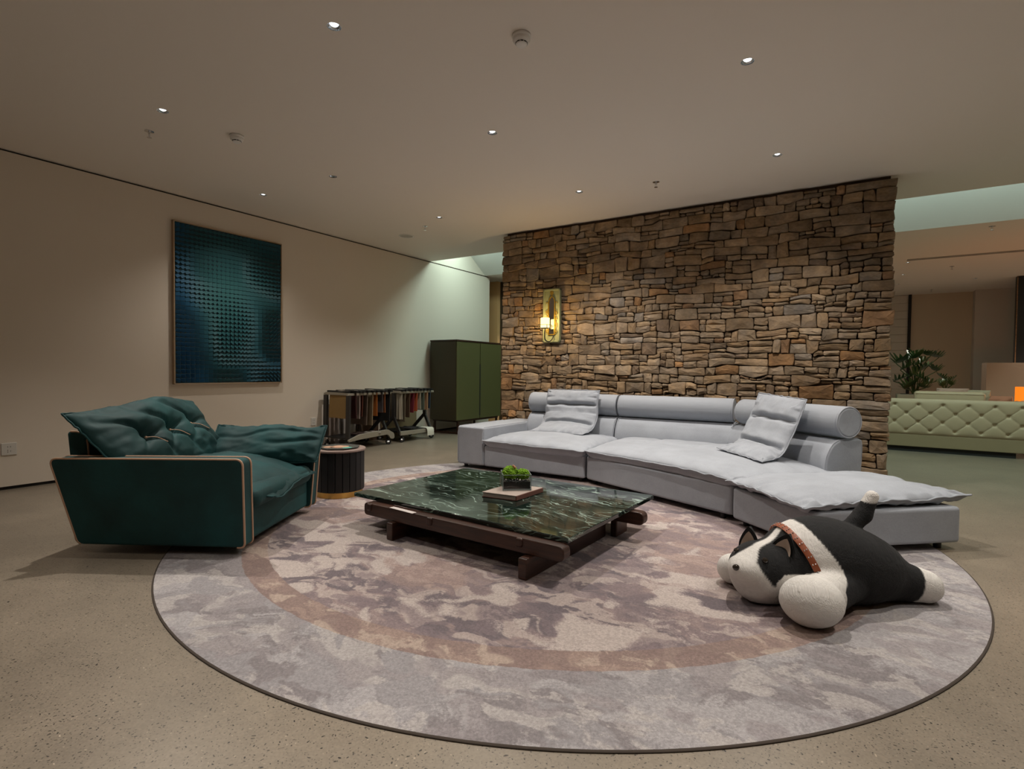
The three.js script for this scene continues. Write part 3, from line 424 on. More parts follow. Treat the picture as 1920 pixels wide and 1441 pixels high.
  const A = part(o, 'arm_cushion', pad({ base: aa, flip: 1, top: 0.095, bot: 0.05, su: 0.85, sv: 0.3, seed: 44, wr: 0.02, lump: 0.016, fw: 11, n: 2.5, e: 0.5, nu: 80, nv: 50, dent: (u, v, s) => s > 0 ? -0.02 * gauss(v + 0.2 - 0.25 * u + 0.1 * Math.sin(u * 5), 0.12) * sstep(-0.4, 0.4, u) - 0.016 * gauss(v - 0.35 - 0.2 * Math.sin(u * 3), 0.1) : 0 }), mTeal); part(A, 'piping', seam(aa, 0.006, 0.005, 15), mTeal);
}

// ---------- marble coffee table ----------
{
  const tMar = tex(2048, 1024, (u, v) => {
    const x = u * 4, y = v * 2.9, wx = x + 0.9 * (fbm(x * 1.1, y * 1.6, 4, 0, 101) - 0.5), wy = y + 0.55 * (fbm(x * 1.3 + 5, y * 1.3, 4, 0, 102) - 0.5);
    const ridge = (p, w) => gauss(p - 0.5, w); let k = 0; const rx = wx * 0.32 + wy * 0.10, ry = wy - wx * 0.16;
    k += 0.95 * ridge(fbm(rx * 1.6, ry * 5, 4, 0, 103), 0.016) * sstep(0.3, 0.55, vn(x * 1.2, y * 3, 0, 107)); k += 0.75 * ridge(fbm(rx * 3 + 9, ry * 11, 4, 0, 104), 0.022) * sstep(0.35, 0.6, vn(x * 1.5 + 7, y * 4, 0, 108)); k += 0.6 * ridge(fbm(rx * 5 + 3, ry * 17, 3, 0, 105), 0.03) * sstep(0.36, 0.62, vn(x * 2, y * 4 + 5, 0, 109)); k += 0.7 * ridge(fbm(wx * 1.4, wy * 1.7 + wx, 4, 0, 115), 0.010) * sstep(0.45, 0.65, vn(x * 2 + 3, y * 2, 0, 110)); k += 0.5 * ridge(fbm(rx * 2 + 23, ry * 24, 3, 0, 125), 0.03) * sstep(0.42, 0.66, vn(x * 2.6, y * 6 + 5, 0, 119));
    const cl = fbm(wx * 1.5, wy * 3, 5, 0, 106); const b = [lerp(8, 40, cl), lerp(16, 56, cl), lerp(14, 47, cl)]; k = clamp(k);
    k *= 0.95; return [lerp(b[0], 158, k), lerp(b[1], 178, k), lerp(b[2], 166, k)];
  });
  const mMar = M(null, 0.06, { map: tMar, ior: 1.6 });
  const o = thing('coffee_table', 'low coffee table with a polished dark green marble top on dark timber beams', 'coffee table', [-2.148, RT, -3.262], -0.0465);
  const top = rbox(-0.895, 0.895, 0.205, 0.234, -0.635, 0.635, 0.005, 3); { const uv = top.attributes.uv; for (let i = 0; i < uv.count; i++) uv.setXY(i, uv.getX(i) / 1.8 + 0.5, uv.getY(i) / 1.3 + 0.5); }
  part(o, 'tabletop', top, mMar);
  const zf = 0.665, zb = -0.25;
  for (const [z, xa, xb] of [[zf, -0.70, 0.905], [zb, -0.62, 0.985]]) part(o, 'rail', deform(boxUV(slab([[xa, 0.118], [xb, 0.118], [xb, 0.2042], [xa, 0.2042]], -0.038, 0.038, [0.03, 0.042, 0.042, 0.03], 0.008)), (q) => { q.z += z; }), mWalnut);
  for (const x of [-0.645, -0.07, 0.62]) part(o, 'cross_rail', rbox(x - 0.024, x + 0.024, 0.150, 0.2044, x > 0.5 ? -0.62 : -0.60, 0.716, 0.016), mWalnut);
  for (const [x, za, zz] of [[-0.40, -0.30, 0.740], [0.685, -0.22, 0.770]]) part(o, 'leg_panel', boxUV(slab([[za, 0.0], [zz, 0.0], [zz, 0.1175], [za, 0.1175]], -0.027, 0.027, 0.012, 0.006).rotateY(-Math.PI / 2).translate(x, 0, 0)), mWalnut);
  part(o, 'leg_panel', rbox(0.735, 0.785, 0, 0.1175, -0.42, -0.24, 0.01), mWalnut); part(o, 'leg_panel', rbox(-0.345, -0.295, 0, 0.1175, -0.42, -0.31, 0.01), mWalnut);
  // white price card lying on the front beam
  solid('price_card', 'small blank white card lying under the tabletop edge on the timber beam', 'card', rbox(-0.115, 0.115, 0, 0.0025, -0.005, 0.032, 0.001, 1).rotateY(-0.1).translate(-2.50, RT + 0.2048, -2.598), M([0.62, 0.56, 0.53], 0.7));
}
const TT = RT + 0.234;
{
  const o = thing('book', 'closed hardback book with a dusty rose cover, lying under the glass terrarium', 'book', [-2.0875, TT + 0.001, -3.345], 0);
  const P = [[-2.222, -3.088], [-1.955, -3.118], [-1.935, -3.46], [-2.205, -3.43]].map(([x, z]) => [x + 2.0875, z + 3.285]);
  const rot = (g) => g; const cov = M([0.37, 0.30, 0.26], 0.6), sp = M([0.13, 0.05, 0.035], 0.55);
  const sh = (k) => P.map(([x, z]) => [x * k, z * k]);
  o.position.z = -3.285;
  part(o, 'front_cover', prism(P, 0.031, 0.036, 0.004, 0.001), cov); part(o, 'back_cover', prism(P, 0, 0.005, 0.004, 0.001), sp);
  part(o, 'page_block', prism(sh(0.965), 0.0045, 0.0315, 0.003, 0.0005), M([0.55, 0.47, 0.42], 0.8), 'pale page edges');
  const a = V(P[1][0], 0, P[1][1]), b = V(P[2][0], 0, P[2][1]), d = b.clone().sub(a), L = d.length(); const spg = rbox(-0.006, 0.004, 0.001, 0.035, -L / 2, L / 2, 0.004); const yaw = Math.atan2(d.x, d.z); spg.rotateY(yaw); spg.translate((a.x + b.x) / 2, 0, (a.z + b.z) / 2); part(o, 'spine', spg, sp, 'dark red-brown spine');
  const tl = []; const R = rng(5); for (let i = 0; i < 11; i++) tl.push(box(0.0045, 0.0052, 0.013 + 0.002 * R(), 0.023, -0.075 + i * 0.011, -0.068 + i * 0.011)); const tg = merge(tl); tg.rotateY(yaw); tg.translate((a.x + b.x) / 2, 0, (a.z + b.z) / 2); part(o, 'spine_title', tg, M([0.7, 0.62, 0.56], 0.6), 'pale illegible title lettering');
}
{
  const o = thing('terrarium', 'square glass vase of dark pebbles and bright green moss standing on the book', 'terrarium', [-2.10, TT + 0.038, -3.345], 0.66);
  const h = 0.112, w = 0.102, t = 0.005, mG = M([1, 1, 1], 0.02, { transmission: 1, thickness: 0, ior: 1.45 }), mEdge = M([0.45, 0.52, 0.52], 0.1, { transmission: 0.5, ior: 1.5 });
  for (const [a, b] of [[0, 1], [0, -1], [1, 0], [-1, 0]]) { const g = new THREE.PlaneGeometry(2 * w, h).translate(0, h / 2, w); g.rotateY(Math.atan2(a, b)); part(o, 'glass_pane', g, mG); }
  const ed = []; for (const sx of [-1, 1]) for (const sz of [-1, 1]) ed.push(box(sx * w - 0.0025, sx * w + 0.0025, 0, h, sz * w - 0.0025, sz * w + 0.0025)); for (const s of [-1, 1]) { ed.push(box(-w, w, h - 0.003, h, s * w - 0.0025, s * w + 0.0025)); ed.push(box(s * w - 0.0025, s * w + 0.0025, h - 0.003, h, -w, w)); ed.push(box(-w, w, 0, 0.006, s * w - 0.0025, s * w + 0.0025)); } part(o, 'glass_edges', ed, mEdge);
  const R = rng(8), peb = []; for (let i = 0; i < 320; i++) { const g = new THREE.IcosahedronGeometry(0.006 + 0.003 * R(), 0); g.scale(1, 0.7, 1); g.translate((R() - 0.5) * 1.86 * w, 0.012 + 0.058 * Math.pow(R(), 0.6), (R() - 0.5) * 1.86 * w); peb.push(g); } peb.push(box(-w * 0.95, w * 0.95, 0.010, 0.062, -w * 0.95, w * 0.95)); part(o, 'pebbles', peb, M([0.005, 0.005, 0.005], 0.4)).userData.kind = 'stuff'; part(o, 'glass_floor', prism([[-w, w], [w, w], [w, -w], [-w, -w]], 0.0, 0.01, 0.002, 0.001), mEdge);
  const grit = []; for (let i = 0; i < 60; i++) { const g = new THREE.IcosahedronGeometry(0.003 + 0.002 * R(), 0); g.translate((R() - 0.5) * 1.8 * w, 0.068 + 0.006 * R(), (R() - 0.5) * 1.8 * w); grit.push(g); } part(o, 'grit', grit, M([0.45, 0.43, 0.38], 0.7)).userData.kind = 'stuff';
  const mMoss = M([0.15, 0.30, 0.008], 0.9);
  for (const [x, z, r, s] of [[-0.04, 0.0, 0.060, 3], [0.05, 0.014, 0.048, 4]]) { const g = deform(new THREE.SphereGeometry(r, 70, 44), (q) => { const n = q.clone().normalize(); const k = 1 + 0.34 * (Math.pow(vn3(n.x * 9, n.y * 9, n.z * 9, s), 1.2) - 0.5) + 0.2 * (vn3(n.x * 26, n.y * 26, n.z * 26, s) - 0.5); q.multiplyScalar(k); q.y *= 0.86; }); g.translate(x, 0.068 + r * 0.62, z); part(o, 'moss_ball', g, mMoss); }
  const fl = []; for (let i = 0; i < 9; i++) { const g = new THREE.SphereGeometry(0.008, 8, 6); g.scale(0.8, 1.3, 0.8); g.translate(-0.012 + 0.028 * (R() - 0.5), 0.145 + 0.02 * R(), 0.018 + 0.02 * (R() - 0.5)); fl.push(g); } part(o, 'flower', fl, M([0.55, 0.27, 0.14], 0.7), 'small orange flower');
}

// ---------- black fluted side table ----------
{
  const R0 = 0.215, mInk = M([0.0045, 0.0045, 0.005], 0.5), o = thing('side_table', 'round black panelled side table with a brass foot ring beside the teal armchair', 'side table', [-3.93, RT, -3.245]);
  part(o, 'foot_ring', cyl(R0 * 0.96, R0 * 0.96, 0, 0.05, 0, 0, 64), mBrass, 'brass ring');
  for (let i = 0; i < 22; i++) { const a = i / 22 * Math.PI * 2, w = 2 * Math.PI * R0 / 22 - 0.0025; const g = rbox(-w / 2, w / 2, 0.05, 0.40, R0 - 0.02, R0 + 0.004, 0.006, 2); g.rotateY(a); part(o, 'panel', g, mInk); }
  part(o, 'drum', cyl(R0 - 0.012, R0 - 0.012, 0.05, 0.40, 0, 0, 48), mDark);
  part(o, 'top', lathe([[0.001, 0.40], [R0 + 0.012, 0.40], [R0 + 0.016, 0.404], [R0 + 0.016, 0.416], [R0 + 0.012, 0.42], [0.001, 0.42]], 64), M([0.30, 0.22, 0.19], 0.35), 'pale stone top');
  const t = thing('tray', 'dark tray painted with peach and mint shapes lying on the black side table', 'tray', [-3.93, RT + 0.42, -3.245], 0.3);
  part(t, 'plate', lathe([[0.001, 0.0], [0.165, 0.0], [0.185, 0.010], [0.181, 0.012], [0.162, 0.006], [0.001, 0.006]], 8), M([0.05, 0.055, 0.05], 0.4));
  const bl = (x, z, r, s) => { const sh = new THREE.Shape(); for (let i = 0; i <= 24; i++) { const a = i / 24 * 6.283, q = r * (0.8 + 0.4 * vn(Math.cos(a) * 1.5 + 5, Math.sin(a) * 1.5 + 5, 0, s)); if (i) sh.lineTo(x + q * Math.cos(a), z + q * Math.sin(a)); else sh.moveTo(x + q, z); } return new THREE.ExtrudeGeometry(sh, { depth: 0.0015, bevelEnabled: false }).rotateX(-Math.PI / 2).translate(0, 0.0065, 0); };
  part(t, 'painted_flower', [bl(0.0, 0.01, 0.075, 3), bl(-0.08, -0.04, 0.05, 4)], M([0.55, 0.33, 0.22], 0.5), 'peach shape'); part(t, 'painted_leaf', [bl(0.09, -0.02, 0.045, 5)], M([0.12, 0.42, 0.33], 0.5), 'mint shape');
}

// ---------- olive cupboard ----------
{
  const o = thing('cabinet', 'tall olive green two-door cupboard on dark legs, tucked beside the stone wall', 'cabinet', [-6.19, 0, -8.09]);
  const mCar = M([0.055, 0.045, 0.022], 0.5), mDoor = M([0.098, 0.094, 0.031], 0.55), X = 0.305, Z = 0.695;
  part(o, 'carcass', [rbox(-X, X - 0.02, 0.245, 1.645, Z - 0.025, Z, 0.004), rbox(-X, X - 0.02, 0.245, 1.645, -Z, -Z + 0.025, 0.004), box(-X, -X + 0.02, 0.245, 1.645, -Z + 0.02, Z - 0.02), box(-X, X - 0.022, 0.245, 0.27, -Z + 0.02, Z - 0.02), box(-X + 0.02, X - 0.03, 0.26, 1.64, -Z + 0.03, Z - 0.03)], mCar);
  part(o, 'top', rbox(-X - 0.005, X + 0.008, 1.647, 1.675, -Z - 0.005, Z + 0.005, 0.004), mWalnut, 'dark timber top');
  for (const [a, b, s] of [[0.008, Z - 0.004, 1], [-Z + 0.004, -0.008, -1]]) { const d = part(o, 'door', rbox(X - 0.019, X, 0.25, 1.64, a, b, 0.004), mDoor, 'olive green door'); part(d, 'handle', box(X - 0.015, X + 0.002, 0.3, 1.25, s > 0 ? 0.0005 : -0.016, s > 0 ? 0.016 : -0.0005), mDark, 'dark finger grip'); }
  for (const z of [Z - 0.09, -Z + 0.09]) { for (const x of [-X + 0.04, X - 0.04]) part(o, 'leg', bar([x, 0.245, z], [x * 1.02, 0, z], 0.034), mWalnut); part(o, 'stretcher', bar([-X + 0.04, 0.02, z], [X - 0.04, 0.02, z], 0.03), mWalnut); }
  part(o, 'apron', box(-X + 0.02, X - 0.02, 0.215, 0.245, -Z + 0.06, Z - 0.06), mWalnut);
}

// ---------- two sample trolleys, their swatches and the boards behind ----------
const mAlu = M([0.36, 0.33, 0.27], 0.4, { metalness: 0.3 }), mLeg = M([0.03, 0.027, 0.025], 0.5);
function wheel(parent, x, z) { const t = new THREE.TorusGeometry(0.03, 0.013, 10, 24).rotateY(0.9).translate(x, 0.043, z); const w = part(parent, 'caster', [t, rod([x, 0.06, z], [x, 0.12, z], 0.01), box(x - 0.02, x + 0.02, 0.085, 0.1, z - 0.02, z + 0.02)], mBlack); part(w, 'hub', new THREE.CylinderGeometry(0.017, 0.017, 0.03, 16).rotateZ(Math.PI / 2).rotateY(0.9).translate(x, 0.043, z), mChrome); }
function trolley(label, z0, z1, curved) {
  const xa = -6.44, xb = -5.96, zc = (z0 + z1) / 2, o = thing('sample_trolley', label, 'trolley', [-6.2, 0, zc]); const L = (x) => x + 6.2, K = (z) => z - zc;
  for (const x of [xa, xb]) part(o, 'rail', rbox(L(x) - 0.016, L(x) + 0.016, 0.765, 0.797, K(z1), K(z0), 0.004), mAlu);
  for (const z of [z0 - 0.03, z1 + 0.03]) {
    part(o, 'end_bar', rbox(L(xa), L(xb), 0.768, 0.806, K(z) - 0.02, K(z) + 0.02, 0.004), mAlu);
    if (curved && z > zc) for (const x of [xa, xb]) part(o, 'leg', bar([L(x), 0.77, K(z)], [L(x) - 0.015, 0.15, K(z)], 0.075, 0.035), mLeg);
    else { part(o, 'leg', bar([L(-6.12), 0.77, K(z)], [L(-6.12), 0.36, K(z)], 0.06, 0.035), mLeg); for (const x of [xa, xb]) part(o, 'leg', bar([L(-6.12), 0.40, K(z)], [L(x), 0.10, K(z)], 0.05, 0.03), mLeg); }
  }
  part(o, 'shelf', rbox(L(xa), L(xb), 0.15, 0.172, K(z1) + 0.02, K(z0) - 0.02, 0.004), mBlack);
  const f = curved ? slab([[K(z1) - 0.05, 0.085], [K(z1) - 0.05, 0.165], [K(z1) + 0.08, 0.235], [K(z0) - 0.2, 0.21], [K(z0), 0.15], [K(z0), 0.115], [K(z0) - 0.2, 0.135], [K(z1) + 0.08, 0.16], [K(z1) + 0.02, 0.085]], 0, 0.03, 0.03, 0.004).rotateY(-Math.PI / 2).translate(L(xb) + 0.04, 0, 0) : rbox(L(xb), L(xb) + 0.03, 0.11, 0.175, K(z1), K(z0), 0.005);
  part(o, 'side_board', f, mAlu, 'grey front board');
  for (const x of [xa, xb]) for (const z of [z0 - 0.05, z1 + 0.04]) wheel(o, L(x), K(z));
}
trolley('fabric sample trolley nearer the teal armchair, with a bowed grey board along its base', -5.05, -5.88, true);
trolley('fabric sample trolley nearer the olive cupboard, with a straight grey board along its base', -6.08, -6.86, false);
{
  const R = rng(19);
  const sw = (label, z, col, y0, xa, xb, nm) => {
    const o = thing('fabric_swatch', label, 'swatch', [(xa + xb) / 2, 0.80, z], (R() - 0.5) * 0.07), w = (xb - xa) / 2, n = 14, h = 0.8 - y0 - 0.0;
    const f = (u, v) => V(u * w, -v * h, 0.012 * Math.sin(u * 4 + nm) * v + 0.01 * vn(u * 3 + nm, v * 2, 0, nm) * v);
    const g = new THREE.BoxGeometry(2 * w, h, 0.012, n, 10, 1); deform(g, (q) => { const p = f(q.x / w, (h / 2 - q.y) / h); q.y -= h / 2; q.z += p.z; });
    part(o, 'cloth', boxUV(g), M(col, 0.92)); part(o, 'hanger', rbox(-w - 0.04, w + 0.04, 0.0, 0.028 + 0.012 * R(), -0.02, 0.025, 0.004), mBlack);
    if (nm % 3 === 0) part(o, 'paper_label', rbox(w * 0.2, w * 0.55, 0.03, 0.033, -0.03, 0.035, 0.001, 1), M([0.6, 0.52, 0.45], 0.8), 'pale paper label');
  };
  const A = [['ochre yellow cloth swatch hanging foremost on the trolley by the armchair', -5.09, [0.30, 0.19, 0.07], 0.44, -6.37, -5.99], ['dark maroon cloth swatch hanging just behind the ochre one', -5.19, [0.05, 0.012, 0.01], 0.44, -6.3, -5.93], ['dusty white cloth swatch between the two dark red ones', -5.27, [0.38, 0.31, 0.28], 0.43, -6.34, -5.95], ['rust red cloth swatch hanging behind the dusty white one', -5.33, [0.11, 0.028, 0.014], 0.46, -6.32, -5.95], ['long taupe cloth swatch near the middle of the armchair-side trolley', -5.41, [0.125, 0.09, 0.07], 0.33, -6.36, -5.94], ['long beige cloth swatch next to the bright orange one', -5.52, [0.24, 0.18, 0.11], 0.32, -6.36, -5.94], ['bright orange cloth swatch on the armchair-side trolley', -5.59, [0.34, 0.10, 0.012], 0.45, -6.36, -5.94], ['slate grey cloth swatch behind the bright orange one', -5.68, [0.06, 0.052, 0.055], 0.5, -6.36, -5.92], ['narrow orange-edged cloth swatch behind the slate grey one', -5.755, [0.28, 0.09, 0.03], 0.49, -6.2, -5.94], ['large black cloth swatch at the back of the armchair-side trolley', -5.83, [0.010, 0.009, 0.009], 0.36, -6.40, -5.92]];
  A.forEach((a, i) => sw(...a, i));
  const Bq = [['thin cream cloth swatch foremost on the trolley by the cupboard', -6.12, [0.36, 0.32, 0.25], 0.36, -6.06, -5.95], ['long olive brown cloth swatch on the trolley by the cupboard', -6.2, [0.13, 0.10, 0.065], 0.32, -6.36, -5.95], ['dark brown cloth swatch in front of the crimson one', -6.30, [0.09, 0.05, 0.025], 0.38, -6.36, -5.95], ['crimson cloth swatch with a white tag on the trolley by the cupboard', -6.40, [0.16, 0.012, 0.022], 0.45, -6.32, -5.95], ['vermilion cloth swatch just behind the crimson one', -6.47, [0.35, 0.07, 0.02], 0.47, -6.32, -5.95], ['pale stone cloth swatch between the vermilion and sage ones', -6.54, [0.30, 0.26, 0.2], 0.5, -6.32, -5.95], ['sage green cloth swatch on the trolley by the cupboard', -6.62, [0.095, 0.115, 0.085], 0.48, -6.32, -5.94], ['peach cloth swatch between the sage and navy ones', -6.70, [0.38, 0.22, 0.12], 0.48, -6.32, -5.94], ['navy blue cloth swatch at the cupboard end of its trolley', -6.78, [0.025, 0.045, 0.075], 0.5, -6.34, -5.94]];
  Bq.forEach((a, i) => sw(...a, i + 20));
  // boards and papers
  const bd = (label, z0, z1, h, col, lean, x) => { const o = solid('sample_board', label, 'board', deform(rbox(0, 0.018, 0, h, z0, z1, 0.003), (q) => { q.x -= (q.y) * lean; q.x += x; }), M(col, 0.75)); return o; };
  bd('pale grey board leaning on the wall behind the bowed-base trolley', -5.46, -5.19, 0.62, [0.34, 0.27, 0.235], 0.02, -6.52);
  bd('brown board leaning on the wall between the two trolleys', -6.15, -5.72, 0.44, [0.075, 0.042, 0.024], 0.02, -6.515);
  bd('white board leaning on the wall behind the orange swatch', -5.68, -5.36, 0.50, [0.42, 0.38, 0.34], 0.02, -6.52);
  bd('wide tan board leaning on the wall behind the cupboard-side trolley', -7.05, -6.22, 0.55, [0.24, 0.165, 0.085], 0.02, -6.515);
  const pp = solid('paper_sheet', 'white paper sheet drooping over the base of the cupboard-side trolley', 'paper', deform(new THREE.BoxGeometry(0.30, 0.002, 0.16, 16, 1, 4), (q) => { const x = q.x; if (x > 0.02) { const t = x - 0.02; q.x = 0.02 + 0.028 * (1 - Math.exp(-t * 40)); q.y -= t * 0.95; } q.x -= 5.93; q.y += 0.188; q.z -= 6.72; }), M([0.62, 0.58, 0.5], 0.8));
  for (const [label, x, z, y, a, col] of [['loose dark cloth offcut on the bowed-base trolley shelf', -6.12, -5.4, 0.174, 0.3, [0.05, 0.03, 0.025]], ['loose white offcut lying across the bowed-base trolley shelf', -6.05, -5.62, 0.176, 0.7, [0.35, 0.31, 0.28]], ['loose black offcut on the straight-base trolley shelf', -6.1, -6.42, 0.176, 0.2, [0.02, 0.018, 0.018]]]) { const g = deform(new THREE.BoxGeometry(0.24, 0.012, 0.2, 14, 1, 12), (q) => { q.y += 0.006 + 0.03 * vn(q.x * 14 + z, q.z * 14, 0, 5); }); g.rotateY(a); g.translate(x, y, z); solid('cloth_offcut', label, 'cloth', g, M(col, 0.9)); }
}

// ---------- relief picture ----------
{
  const xf = -6.497, z0 = -4.412, z1 = -3.056, y0 = 0.945, y1 = 2.80, o = thing('wall_picture', 'large teal relief picture of tilted square tabs in a thin champagne frame', 'picture', [-6.545, 0, (z0 + z1) / 2]);
  const zc = (z0 + z1) / 2, hw = (z1 - z0) / 2, fr = M([0.45, 0.33, 0.22], 0.4, { metalness: 0.4 });
  for (const [a, b, c, d] of [[y0, y0 + 0.012, -hw, hw], [y1 - 0.012, y1, -hw, hw], [y0, y1, -hw, -hw + 0.012], [y0, y1, hw - 0.012, hw]]) part(o, 'frame_bar', rbox(0.002, 0.05, a, b, c, d, 0.002, 1), fr);
  part(o, 'canvas', box(0.002, 0.028, y0 + 0.008, y1 - 0.008, -hw + 0.008, hw - 0.008), M([0.005, 0.038, 0.055], 0.55));
  const nx = 25, ny = 35, cols = [[], [], []];
  for (let j = 0; j < ny; j++) for (let i = 0; i < nx; i++) {
    const u = (i + 0.5) / nx, v = (j + 0.5) / ny, z = hw - 0.02 - u * (2 * hw - 0.04), y = y0 + 0.02 + v * (y1 - y0 - 0.04), sz = 0.046;
    const a1 = fbm(u * 2.1 + 3, v * 2.6, 2, 0, 111) * 9, tilt = 0.10 + 0.8 * Math.pow(clamp(Math.hypot((u - 0.42) * 1.35, (v - 0.52) * 1.5) * 1.25 + 0.25 * (vn(u * 3, v * 3, 0, 7) - 0.5)), 1.3);
    const g = new THREE.BoxGeometry(0.003, sz, sz); g.rotateX(a1 * 0.35); g.rotateZ(tilt * Math.cos(a1)); g.rotateY(tilt * Math.sin(a1)); g.translate(0.034 + 0.010 * tilt, y, z);
    const bl = clamp(sstep(0.32, 0.0, u + 0.25 * (v - 0.4)) + 0.35 * (vn(u * 3, v * 3, 0, 119) - 0.4)), gr = clamp(1.15 - 1.7 * Math.hypot(u - 0.42, (v - 0.55) * 0.9)); const n = g.attributes.position.count, c = [lerp(0.009, 0.006, bl) + 0.016 * gr, lerp(0.075, 0.09, bl) + 0.066 * gr, lerp(0.105, 0.26, bl) + 0.034 * gr];
    g.setAttribute('color', new THREE.Float32BufferAttribute(Array.from({ length: n }, () => c).flat(), 3)); cols[0].push(g);
  }
  part(o, 'relief_tabs', merge(cols[0]), M([1, 1, 1], 0.62, { vertexColors: true })).userData.kind = 'stuff';
}
// wall sockets
for (const [label, z, y, w] of [['white double wall socket low on the plain wall behind the armchair', -1.65, 0.375, 0.10], ['white wall socket below the picture’s far side, near the sample trolley', -4.94, 0.38, 0.075]]) {
  const o = thing('wall_socket', label, 'socket', [XL, y, z]); part(o, 'faceplate', rbox(-0.004, 0.012, -0.056, 0.056, -w / 2 * 1.1, w / 2 * 1.1, 0.005), M([0.66, 0.63, 0.58], 0.4));
  const s = []; for (const [yy, zz] of [[0.02, -0.02], [0.02, 0.0], [-0.02, -0.02], [-0.028, 0.0], [-0.012, 0.0]]) s.push(box(0.0115, 0.0128, yy - 0.006, yy + 0.006, zz + 0.01 - 0.0015, zz + 0.01 + 0.0015)); part(o, 'pin_holes', s, mDark);
}

// ---------- wall sconce ----------
{
  const cx = -3.493, o = thing('wall_sconce', 'green and gold wall sconce with a lit glass shade and pointed mirror', 'sconce', [cx, 0, -6.455]);
  const mG = M([0.25, 0.27, 0.15], 0.6), mGold = M([0.46, 0.30, 0.05], 0.35, { metalness: 0.7 });
  part(o, 'backplate', rbox(-0.128, 0.128, 1.53, 2.252, -0.02, 0.014, 0.006), mG); const rim = []; for (const [a, b, c, d] of [[-0.13, 0.13, 2.228, 2.254], [-0.13, 0.13, 1.528, 1.554], [-0.13, -0.104, 1.53, 2.252], [0.104, 0.13, 1.53, 2.252]]) rim.push(rbox(a, b, c, d, -0.02, 0.03, 0.006)); part(o, 'rim', rim, mG);
  const arch = (w, yb, ys, yt, n = 14) => { const s = new THREE.Shape(); s.moveTo(-w, yb); s.lineTo(-w, ys); s.quadraticCurveTo(-w * 0.95, lerp(ys, yt, 0.75), 0, yt); s.quadraticCurveTo(w * 0.95, lerp(ys, yt, 0.75), w, ys); s.lineTo(w, yb); s.closePath(); return s; };
  part(o, 'mirror', new THREE.ExtrudeGeometry(arch(0.042, 1.64, 2.06, 2.145), { depth: 0.004, bevelEnabled: false }).translate(0.002, 0, 0.0145), M([0.8, 0.8, 0.8], 0.04, { metalness: 1 }), 'pointed arch mirror');
  const af = arch(0.052, 1.63, 2.06, 2.157), hole = arch(0.042, 1.64, 2.06, 2.145); af.holes.push(new THREE.Path(hole.getPoints(10))); part(o, 'arch_frame', new THREE.ExtrudeGeometry(af, { depth: 0.016, bevelEnabled: true, bevelSize: 0.002, bevelThickness: 0.002, bevelSegments: 1 }).translate(0.002, 0, 0.012), mGold, 'gold arch frame');
  const orn = []; const R = rng(3); for (const s of [-1, 1]) for (let i = 0; i < 22; i++) { const y = 1.66 + i * 0.0145; const t = new THREE.TorusGeometry(0.009 + 0.005 * R(), 0.0035, 6, 12, 4.2); t.rotateZ(R() * 6); t.translate(s * (0.066 + 0.014 * Math.sin(i * 1.1)), y, 0.02 + 0.006 * R()); orn.push(t); } for (let i = 0; i < 9; i++) { const t = new THREE.SphereGeometry(0.013, 10, 8); t.scale(1, 1.4, 0.5); t.translate(0.022 * Math.sin(i * 2.4) * (i / 9), 2.165 + i * 0.0055, 0.018); orn.push(t); } for (const s of [-1, 1]) orn.push(tube([[s * 0.05, 2.06, 0.02], [s * 0.075, 2.075, 0.02], [s * 0.085, 2.055, 0.02]], 0.004, 12, 6)); part(o, 'carving', orn, mGold, 'gold carved scrolls');
  // bracket, metal cradle and shade
  const sx = -0.02, sz = 0.16, sy = 1.74; part(o, 'arm', tube([[0.035, 1.63, 0.016], [0.03, 1.565, 0.06], [0.01, 1.535, 0.115], [sx, 1.57, sz], [sx, 1.71, sz]], 0.0075, 40, 8), mBlack, 'dark curved arm');
  const cr = []; for (const y of [1.712, 1.755]) for (const [a, b, c, d] of [[-1, -1, 1, -1], [1, -1, 1, 1], [1, 1, -1, 1], [-1, 1, -1, -1]]) cr.push(bar([sx + a * 0.066, y, sz + b * 0.066], [sx + c * 0.066, y, sz + d * 0.066], 0.006)); for (const a of [-1, 1]) for (const b of [-1, 1]) cr.push(bar([sx + a * 0.066, 1.71, sz + b * 0.066], [sx + a * 0.066, 1.757, sz + b * 0.066], 0.006)); cr.push(bar([sx - 0.066, 1.712, sz], [sx + 0.066, 1.712, sz], 0.006), bar([sx, 1.712, sz - 0.066], [sx, 1.712, sz + 0.066], 0.006)); part(o, 'cradle', cr, mBlack, 'dark square cradle');
  const e = new THREE.MeshStandardMaterial({ color: 0x333022, roughness: 0.5, emissive: new THREE.Color(1.0, 0.72, 0.26), emissiveIntensity: 2.6 });
  part(o, 'lamp_shade', lathe([[0.001, 0], [0.054, 0], [0.06, 0.004], [0.06, 0.128], [0.056, 0.132], [0.001, 0.132]], 32).translate(sx, 1.718, sz), e, 'lit glass shade');
  const l = new THREE.PointLight(new THREE.Color(1.0, 0.66, 0.24), 0.55, 0, 2); l.position.set(cx + sx, 1.78, -6.455 + sz); l.castShadow = true; l.shadow.radius = 2.5; scene.add(l);
}

